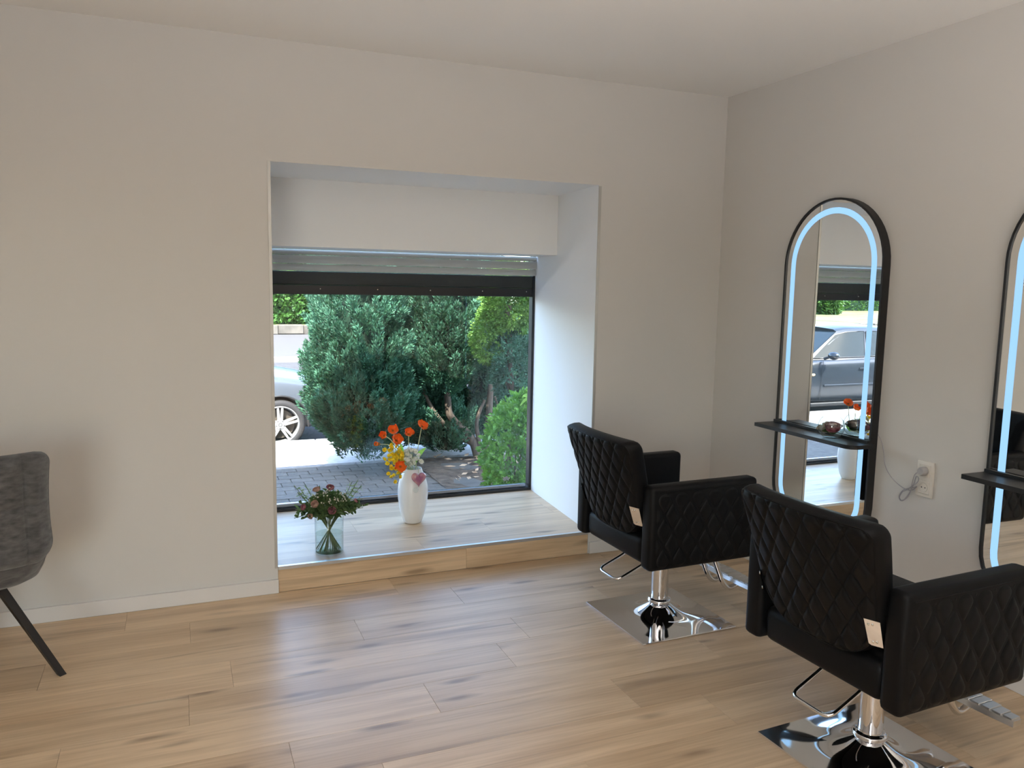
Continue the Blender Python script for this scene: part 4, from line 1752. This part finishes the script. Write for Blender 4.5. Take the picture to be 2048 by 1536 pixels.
def fan_leaves(c, r, n_cl, rs, per=60, size=.05, blen=.024):
    """scale-leaf fans of thuja / small shrub leaves in clusters on an ellipsoid"""
    c, r = np.array(c), np.array(r)
    Ps, Ds, Ls, Ws = [], [], [], []
    for _ in range(n_cl):
        d = unit(rs.normal(size=3))
        base = c + d * r * rs.uniform(.72, 1.0)
        ax = unit(d / r * .8 + np.array([0, 0, .5]) + rs.normal(size=3) * .3)
        sd = unit(np.cross(ax, rs.normal(size=3)))
        a = rs.uniform(-1.25, 1.25, per)
        t = rs.uniform(.1, 1, per)
        dirs = unit(ax * np.cos(a)[:, None] + sd * np.sin(a)[:, None] + rs.normal(size=(per, 3)) * .18)
        Ps.append(base + dirs * (t * size)[:, None])
        Ds.append(unit(dirs + rs.normal(size=(per, 3)) * .25))
        Ls.append(blen * rs.uniform(.7, 1.3, per))
        Ws.append(blen * .24 * rs.uniform(.7, 1.3, per))
    return np.concatenate(Ps), np.concatenate(Ds), np.concatenate(Ls), np.concatenate(Ws)


thuja = empty('thuja', (.05, 3.35, ZP))
tag(thuja, 'yellow-green thuja at the upper right behind the window pane', 'bush')
tl = [((.07, 3.35, 1.36), (.23, .26, .33)), ((-.12, 3.45, 1.0), (.10, .16, .24)), ((.12, 3.34, .70), (.19, .2, .34))]
for (c, r), n_ in zip(tl, (420, 110, 230)):
    P, D, L, W_ = fan_leaves(c, r, n_, rs, 60, .075, .028)
    o = blade_mesh('foliage', P, D, L, W_, M_thuja if c[2] > .9 else M_conifer, None, rs, kind='stuff')
    child_world(o, thuja)
o = tube('trunk', catmull([(.10, 3.38, ZP), (.12, 3.36, .2), (.08, 3.36, .8), (.06, 3.36, 1.3)], 5), .035, M_bark, None, seg=8)
child_world(o, thuja)
for pts in ([(.09, 3.36, .45), (0, 3.3, .62), (-.06, 3.28, .72)], [(.08, 3.36, .3), (.2, 3.3, .5), (.24, 3.28, .66)], [(.1, 3.36, .1), (-.04, 3.3, .3), (-.1, 3.26, .42)]):
    o = tube('branch', catmull(pts, 4), .010, M_bark, None, seg=6)
    child_world(o, thuja)

shr = empty('broadleaf_shrub', (-.30, 2.45, ZP))
tag(shr, 'low bright green leafy shrub in the lower right of the window', 'shrub')
sl = [((-.20, 2.42, .08), (.30, .26, .44)), ((-.34, 2.38, -.10), (.18, .2, .26)), ((-.10, 2.40, .32), (.22, .2, .26))]
for (c, r), n_ in zip(sl, (260, 100, 120)):
    P, D, L, W_ = fan_leaves(c, r, n_, rs, 16, .06, .042)
    keep = P[:, 2] > ZP + .03
    o = blade_mesh('leaves', P[keep], D[keep], L[keep], W_[keep] * 1.35, M_shrub, None, rs, kind='stuff')
    child_world(o, shr)
for k in range(7):
    a = rs.uniform(-1, 1)
    o = tube('twig', catmull([(-.24 + .05 * a, 2.42, ZP), (-.24 + .12 * a, 2.40 + .05 * a, -.1), (-.22 + .2 * a, 2.4, .22)], 4), .007, M_bark, None, seg=5)
    child_world(o, shr)

sp = empty('young_shoot', (-.16, 2.05, ZP))
tag(sp, 'single bright shoot with pointed leaves at the right window edge', 'plant')
pp = catmull([(-.16, 2.05, ZP), (-.20, 2.04, .1), (-.25, 2.02, .45), (-.30, 2.0, .66)], 5)
o = tube('stem', pp, .004, M_stem, None, seg=5)
child_world(o, sp)
for k in range(11):
    bm = bmesh.new()
    a = 2 * PI * k / 11
    zb_ = .665 - .012 * k
    leaf_blade(bm, (0, 0, 0), (.095 * math.cos(a), .06 * math.sin(a), .02 - .05 * (k % 3)), .013, .015)
    o = obj_bm('leaf', bm, M_leafg, None, smooth=True, loc=(-.30 + .008 * k * .5, 2.0, zb_))
    child_world(o, sp)

# dark hedge closing the garden on the right
hg = empty('garden_hedge', (1.6, 4.9, ZP))
tag(hg, 'dark shaded evergreen hedge behind the conifers at the right', 'hedge')
for c, r, n_ in (((1.45, 4.75, .8), (.85, .35, 1.3), 900), ((.98, 4.5, .5), (.38, .3, .95), 380)):
    P, D, L, W_ = fan_leaves(c, r, n_, rs, 30, .09, .045)
    o = blade_mesh('foliage', P, D, L, W_, M_conifer, None, rs, kind='stuff')
    child_world(o, hg)
o = core_mesh('dark_core', [((1.45, 4.75, .8), (.85, .35, 1.3)), ((.98, 4.5, .5), (.38, .3, .95))], M_core, None, .9)
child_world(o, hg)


def far_hedge(name, label, cat, x0, x1, y, z0, z1, thick, n, seed, m=None):
    rs_ = np.random.RandomState(seed)
    t = empty(name, ((x0 + x1) / 2, y, z0))
    tag(t, label, cat)
    P = np.stack([rs_.uniform(x0, x1, n), y + rs_.normal(0, .10, n) - thick / 2, rs_.uniform(z0, z1, n)], 1)
    P[:, 1] += .12 * np.sin(P[:, 0] * 4.1) * np.sin(P[:, 2] * 5.3)
    D = unit(np.stack([rs_.normal(size=n) * .7, -np.ones(n) * .6, rs_.uniform(-.3, .9, n)], 1))
    L = .17 * rs_.uniform(.7, 1.3, n)
    o = blade_mesh('foliage', P, D, L, L * .28, m or M_hedge, None, rs_, kind='stuff')
    child_world(o, t)
    o = box('dark_core', x0, x1, y - thick * .38, y + thick / 2, z0, z1 - .1, M_core)
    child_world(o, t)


far_hedge('street_hedge', 'leafy green hedge on the stone wall across the road', 'hedge', -15.0, 7.0, 27.75, ZR + .42, 3.2, .9, 40000, 5)
far_hedge('street_hedge', 'long green hedge bordering the sunburnt lawn across the road', 'hedge', -60, -24, 46, ZR + .42, 3.5, 1.2, 14000, 6)
for k, (x, y, r) in enumerate(((-37.5, 38.5, 1.3), (-33, 41, 1.5))):
    t = empty('round_shrub', (x, y, ZR + .42))
    tag(t, ('round green shrub on the lawn, left one in the mirror' if k == 0 else 'round green shrub on the lawn, right one in the mirror'), 'shrub', 'shrubs on the lawn')
    P, D, L, W_ = fan_leaves((x, y, ZR + .42 + r * .8), (r, r, r), 900, rs, 14, .3, .22)
    o = blade_mesh('foliage', P, D, L, W_, M_hedge, None, rs, kind='stuff')
    child_world(o, t)
    o = core_mesh('dark_core', [((x, y, ZR + .42 + r * .8), (r, r, r))], M_core, None, .85)
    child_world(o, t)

# ------------------------------------------------------------------ parked cars
M_tyre = mat('tyre_rubber', (.022, .022, .024), .8)
M_rim = mat('alloy_rim', (.34, .34, .335), .35, .5)
M_carglass = mat('car_glass', (.012, .018, .019), .03, spec=.2)
M_carblack = mat('car_black_trim', (.012, .012, .013), .5)
M_silver = mat('silver_paint', (.10, .115, .14), .25, .3, **{'Coat Weight': .6, 'Coat Roughness': .03})
M_slate = mat('slate_paint', (.010, .014, .019), .28, .0, **{'Coat Weight': .3, 'Coat Roughness': .03})
M_lampglass = mat('car_lamp', (.75, .77, .8), .1, .3)
M_amber = mat('amber_lamp', (.75, .50, .25), .2)


def make_car(paint):
    """hatchback, local +x forwards, origin on the road under its middle"""
    t = empty('parked_car', (0, 0, 0))
    # stations: x, half width at belt, top height (bonnet / belt), bottom height
    ST = [(-2.08, .62, .80, .38), (-2.02, .74, .90, .30), (-1.80, .82, .96, .24), (-1.30, .865, .965, .20), (-.6, .875, .955, .19), (.2, .875, .945, .19),
          (.75, .872, .935, .19), (1.05, .866, .915, .20), (1.45, .85, .86, .21), (1.75, .81, .80, .22), (1.98, .70, .71, .24), (2.08, .56, .60, .30)]
    n = 14
    V, F = [], []
    for (x, w, zt, zb_) in ST:
        prof = [(0.0, zb_), (w * .80, zb_), (w * .94, zb_ + .04), (w * .985, zb_ + .14), (w * 1.0, zb_ + (zt - zb_) * .48), (w * .995, zb_ + (zt - zb_) * .72),
                (w * .975, zb_ + (zt - zb_) * .88), (w * .93, zt - .02), (w * .84, zt + .008), (w * .55, zt + .035), (0.0, zt + .05)]
        full = [(-p[0], p[1]) for p in prof[::-1]][:-1] + prof[1:] if False else None
        left = [(p[0], p[1]) for p in prof]
        right = [(-p[0], p[1]) for p in prof[::-1]][1:-1]
        for (y, z) in left + right:
            V.append((x, y, z))
    m = len(V) // len(ST)
    for i in range(len(ST) - 1):
        for k in range(m):
            k2 = (k + 1) % m
            F.append((i * m + k, i * m + k2, (i + 1) * m + k2, (i + 1) * m + k))
    F.append(tuple(range(m)))
    F.append(tuple((len(ST) - 1) * m + k for k in range(m))[::-1])
    body = obj_pd('body', V, F, paint, t, smooth=True)
    bmr = bmesh.new()
    bmr.from_mesh(body.data)
    bmesh.ops.recalc_face_normals(bmr, faces=bmr.faces)
    bmr.to_mesh(body.data)
    bmr.free()
    body.data.polygons.foreach_set('use_smooth', [True] * len(body.data.polygons))
    # wheel arches cut through
    WB = (1.29, -1.27)
    RW = .305
    cutters = []
    sub = body.modifiers.new('sub', 'SUBSURF')
    sub.levels = 2
    sub.render_levels = 2
    for wx in WB:
        for s in (-1, 1):
            bm = bmesh.new()
            bmesh.ops.create_cone(bm, cap_ends=True, segments=40, radius1=.352, radius2=.352, depth=.42,
                                  matrix=Matrix.Translation((wx, s * .80, RW + .012)) @ Matrix.Rotation(PI / 2, 4, 'X'))
            c = obj_bm('cutter', bm, M_carblack)
            md = body.modifiers.new('arch', 'BOOLEAN')
            md.operation = 'DIFFERENCE'
            md.solver = 'EXACT'
            md.object = c
            cutters.append(c)
    dg = bpy.context.evaluated_depsgraph_get()
    me = bpy.data.meshes.new_from_object(body.evaluated_get(dg))
    body.modifiers.clear()
    body.data = me
    for c in cutters:
        bpy.data.objects.remove(c)
    me.polygons.foreach_set('use_smooth', [True] * len(me.polygons))
    me.set_sharp_from_angle(angle=math.radians(38))
    # cabin: roof and pillars
    lower = [(-1.98, .70), (-1.60, .775), (-.6, .80), (.35, .80), (.98, .74)]
    upper = [(-1.55, .53), (-1.25, .565), (-.6, .585), (-.05, .575), (.16, .54)]
    zl = [.93, .955, .955, .945, .93]
    zu = [1.36, 1.42, 1.455, 1.445, 1.41]
    V, F = [], []
    for i in range(5):
        (xl, wl_), (xu, wu) = lower[i], upper[i]
        V += [(xl, wl_, zl[i] - .03), (xu, wu, zu[i] - .035), (xu, wu * .86, zu[i]), (xu, 0, zu[i] + .028),
              (xu, -wu * .86, zu[i]), (xu, -wu, zu[i] - .035), (xl, -wl_, zl[i] - .03)]
    for i in range(4):
        for k in range(6):
            a = i * 7 + k
            F.append((a, a + 1, a + 8, a + 7))
    cab = obj_pd('roof', V, F, paint, t, smooth=math.radians(45))
    # windscreen and rear screen close the ends
    fr = 4 * 7
    v5 = V[fr:fr + 7]
    obj_pd('windscreen', [Vector(p) + Vector((.012, 0, .0)) for p in v5], [(0, 1, 2, 3, 4, 5, 6)], M_carglass, t)
    v0 = V[0:7]
    obj_pd('rear_window', [Vector(p) + Vector((-.012, 0, .0)) for p in v0], [(6, 5, 4, 3, 2, 1, 0)], M_carglass, t)

    def side_pt(i, f, s, out=.012):
        """point on cabin side at station (float) i and height fraction f"""
        i0 = min(int(i), 3)
        a = i - i0
        xl = lower[i0][0] * (1 - a) + lower[i0 + 1][0] * a
        wl_ = lower[i0][1] * (1 - a) + lower[i0 + 1][1] * a
        xu = upper[i0][0] * (1 - a) + upper[i0 + 1][0] * a
        wu = upper[i0][1] * (1 - a) + upper[i0 + 1][1] * a
        z0 = zl[i0] * (1 - a) + zl[i0 + 1] * a - .03
        z1 = zu[i0] * (1 - a) + zu[i0 + 1] * a - .035
        return Vector((xl + (xu - xl) * f, s * (wl_ + (wu - wl_) * f + out), z0 + (z1 - z0) * f))
    for s in (-1, 1):
        for (i0, i1) in ((.35, 1.22), (1.30, 2.30), (2.38, 3.88)):
            pts = []
            nn = 8
            for k in range(nn + 1):
                pts.append(side_pt(i0 + (i1 - i0) * k / nn, .10, s))
            for k in range(nn, -1, -1):
                pts.append(side_pt(i0 + (i1 - i0) * k / nn, .93 if i1 < 3 else .93 - .05 * (k / nn) ** 3, s))
            mm = nn + 1
            F = []
            for k in range(nn):
                q = (k, k + 1, 2 * mm - 2 - k, 2 * mm - 1 - k)
                F.append(q if s > 0 else q[::-1])
            wdw = obj_pd('side_window', pts, F, M_carglass, t, smooth=True)
            tube('window_seal', pts + [pts[0]], .008, M_carblack, wdw, seg=4)
        # door seams, sill, handles, moulding
        for x in (.72, -.28, -1.02):
            tube('door_seam', [(x, s * .880, .93), (x + .01, s * .882, .62), (x + .02, s * .872, .27)], .004, M_carblack, t, seg=4)
        for x in (-.14, -.92):
            bm = bmesh.new()
            add_box(bm, x - .10, x + .08, min(s * .872, s * .897), max(s * .872, s * .897), .775, .80, .008, 2)
            obj_bm('door_handle', bm, paint, t, smooth=math.radians(40))
        bm = bmesh.new()
        add_box(bm, -.95, .68, min(s * .872, s * .892), max(s * .872, s * .892), .50, .535, .006, 1)
        obj_bm('door_moulding', bm, paint, t)
        bm = bmesh.new()
        add_box(bm, -.90, .92, min(s * .80, s * .868), max(s * .80, s * .868), .17, .235, .012, 1)
        obj_bm('sill_skirt', bm, M_carblack, t)
        bm = bmesh.new()
        add_sphere(bm, (.63, s * 1.0, 1.015), 1.0, 14, 10, (.075, .105, .065))
        mr = obj_bm('wing_mirror', bm, paint, t, smooth=True)
        tube('mirror_foot', [(.66, s * .83, .955), (.64, s * .92, .985)], .022, M_carblack, mr, seg=6)
        bm = bmesh.new()
        add_sphere(bm, (.90, s * .866, .70), 1.0, 10, 8, (.04, .012, .022))
        obj_bm('turn_signal', bm, M_amber, t, smooth=True)
        bm = bmesh.new()
        add_sphere(bm, (1.83, s * .60, .68), 1.0, 14, 10, (.20, .16, .085))
        obj_bm('headlamp', bm, M_lampglass, t, smooth=True)
        bm = bmesh.new()
        add_sphere(bm, (-1.97, s * .62, .80), 1.0, 12, 8, (.10, .14, .12))
        obj_bm('tail_lamp', bm, mat('tail_red', (.35, .02, .02), .2), t, smooth=True)
        # wheels
        for wx in WB:
            yw = s * .768
            R = Matrix.Translation((wx, yw, RW)) @ Matrix.Rotation(-s * PI / 2, 4, 'X')
            bm = bmesh.new()
            add_lathe(bm, [(.205, -.095), (.265, -.100), (.294, -.085), (.304, -.05), (.305, .05), (.296, .083), (.276, .098), (.232, .094), (.222, .080), (.205, -.095)], 44)
            bmesh.ops.transform(bm, matrix=R, verts=bm.verts)
            wh = obj_bm('wheel', bm, M_tyre, t, smooth=math.radians(50))
            bm = bmesh.new()
            add_lathe(bm, [(.232, .094), (.222, .099), (.212, .086), (.204, .02), (.200, -.08), (.215, -.09)], 44)
            # five double spokes
            for k in range(5):
                for dlt in (-.13, .13):
                    a = 2 * PI * k / 5 + PI / 2
                    p0 = Vector((.055 * math.cos(a + dlt * 2.2), .055 * math.sin(a + dlt * 2.2), .078))
                    p1 = Vector((.215 * math.cos(a + dlt * .95), .215 * math.sin(a + dlt * .95), .090))
                    d = (p1 - p0).normalized()
                    sd = Vector((-d.y, d.x, 0))
                    vs = []
                    for p, w_ in ((p0, .017), (p1, .0135)):
                        for (q, zz) in ((-1, 0), (1, 0), (1, -.03), (-1, -.03)):
                            vs.append(bm.verts.new(p + sd * q * w_ + Vector((0, 0, zz))))
                    bm.faces.new(vs[0:4])
                    bm.faces.new(vs[4:8][::-1])
                    for q in range(4):
                        bm.faces.new((vs[q], vs[q + 4], vs[(q + 1) % 4 + 4], vs[(q + 1) % 4]))
            add_lathe(bm, [(.0, .088), (.030, .088), (.060, .082), (.066, .070), (.062, .03), (.0, .03)], 24)
            bmesh.ops.transform(bm, matrix=R, verts=bm.verts)
            obj_bm('rim', bm, M_rim, wh, smooth=math.radians(35))
            bm = bmesh.new()
            add_lathe(bm, [(.0, .0), (.180, .0), (.180, .015), (.0, .015)], 32)
            bmesh.ops.transform(bm, matrix=R, verts=bm.verts)
            obj_bm('brake_disc', bm, mat('brake_dark', (.10, .085, .07), .6, .5), wh)
            bm = bmesh.new()
            for k in range(5):
                a = 2 * PI * k / 5 + PI / 2 + PI / 5
                add_lathe(bm, [(.0, .085), (.010, .085), (.010, .07), (.0, .07)], 10, (.044 * math.cos(a), .044 * math.sin(a), .0))
            bmesh.ops.transform(bm, matrix=R, verts=bm.verts)
            obj_bm('wheel_bolt', bm, M_carblack, wh)
            # hub emblem: ring with a V over a W
            bm = bmesh.new()
            rg_ = [(.022 * math.cos(2 * PI * k / 20), .022 * math.sin(2 * PI * k / 20), .0895) for k in range(20)]
            add_tube(bm, rg_, .0016, 4, closed=True)
            add_tube(bm, [(-.011, .017, .0895), (0, .001, .0895), (.011, .017, .0895)], .0014, 4)
            add_tube(bm, [(-.018, .010, .0895), (-.008, -.015, .0895), (0, -.001, .0895), (.008, -.015, .0895), (.018, .010, .0895)], .0014, 4)
            Q = R @ (Matrix.Rotation(PI, 4, 'Z') if s < 0 else Matrix.Identity(4))
            bmesh.ops.transform(bm, matrix=Q, verts=bm.verts)
            obj_bm('hub_emblem', bm, M_carblack, wh)
            bm = bmesh.new()
            add_lathe(bm, [(.335, .06), (.352, .06), (.356, .10), (.348, .112), (.336, .108)], 40)
            bmesh.ops.transform(bm, matrix=Matrix.Translation((wx, s * .748, RW + .012)) @ Matrix.Rotation(-s * PI / 2, 4, 'X'), verts=bm.verts)
            bmesh.ops.delete(bm, geom=[f for f in bm.faces if f.calc_center_median().z < .24], context='FACES')
            obj_bm('arch_lip', bm, M_carblack, t, smooth=True)
    # front grille, bumpers
    bm = bmesh.new()
    add_box(bm, 1.99, 2.10, -.45, .45, .34, .44, .02, 2)
    obj_bm('grille', bm, M_carblack, t)
    return t


car1 = make_car(M_silver)
car1.location = (-3.07, 7.02, ZR)
tag(car1, 'silver hatchback parked at the kerb, front wheel seen past the bush', 'car', 'cars parked in the street')
car2 = make_car(M_slate)
car2.location = (-7.53, 7.02, ZR)
tag(car2, 'dark slate hatchback parked at the kerb, seen in the mirror', 'car', 'cars parked in the street')
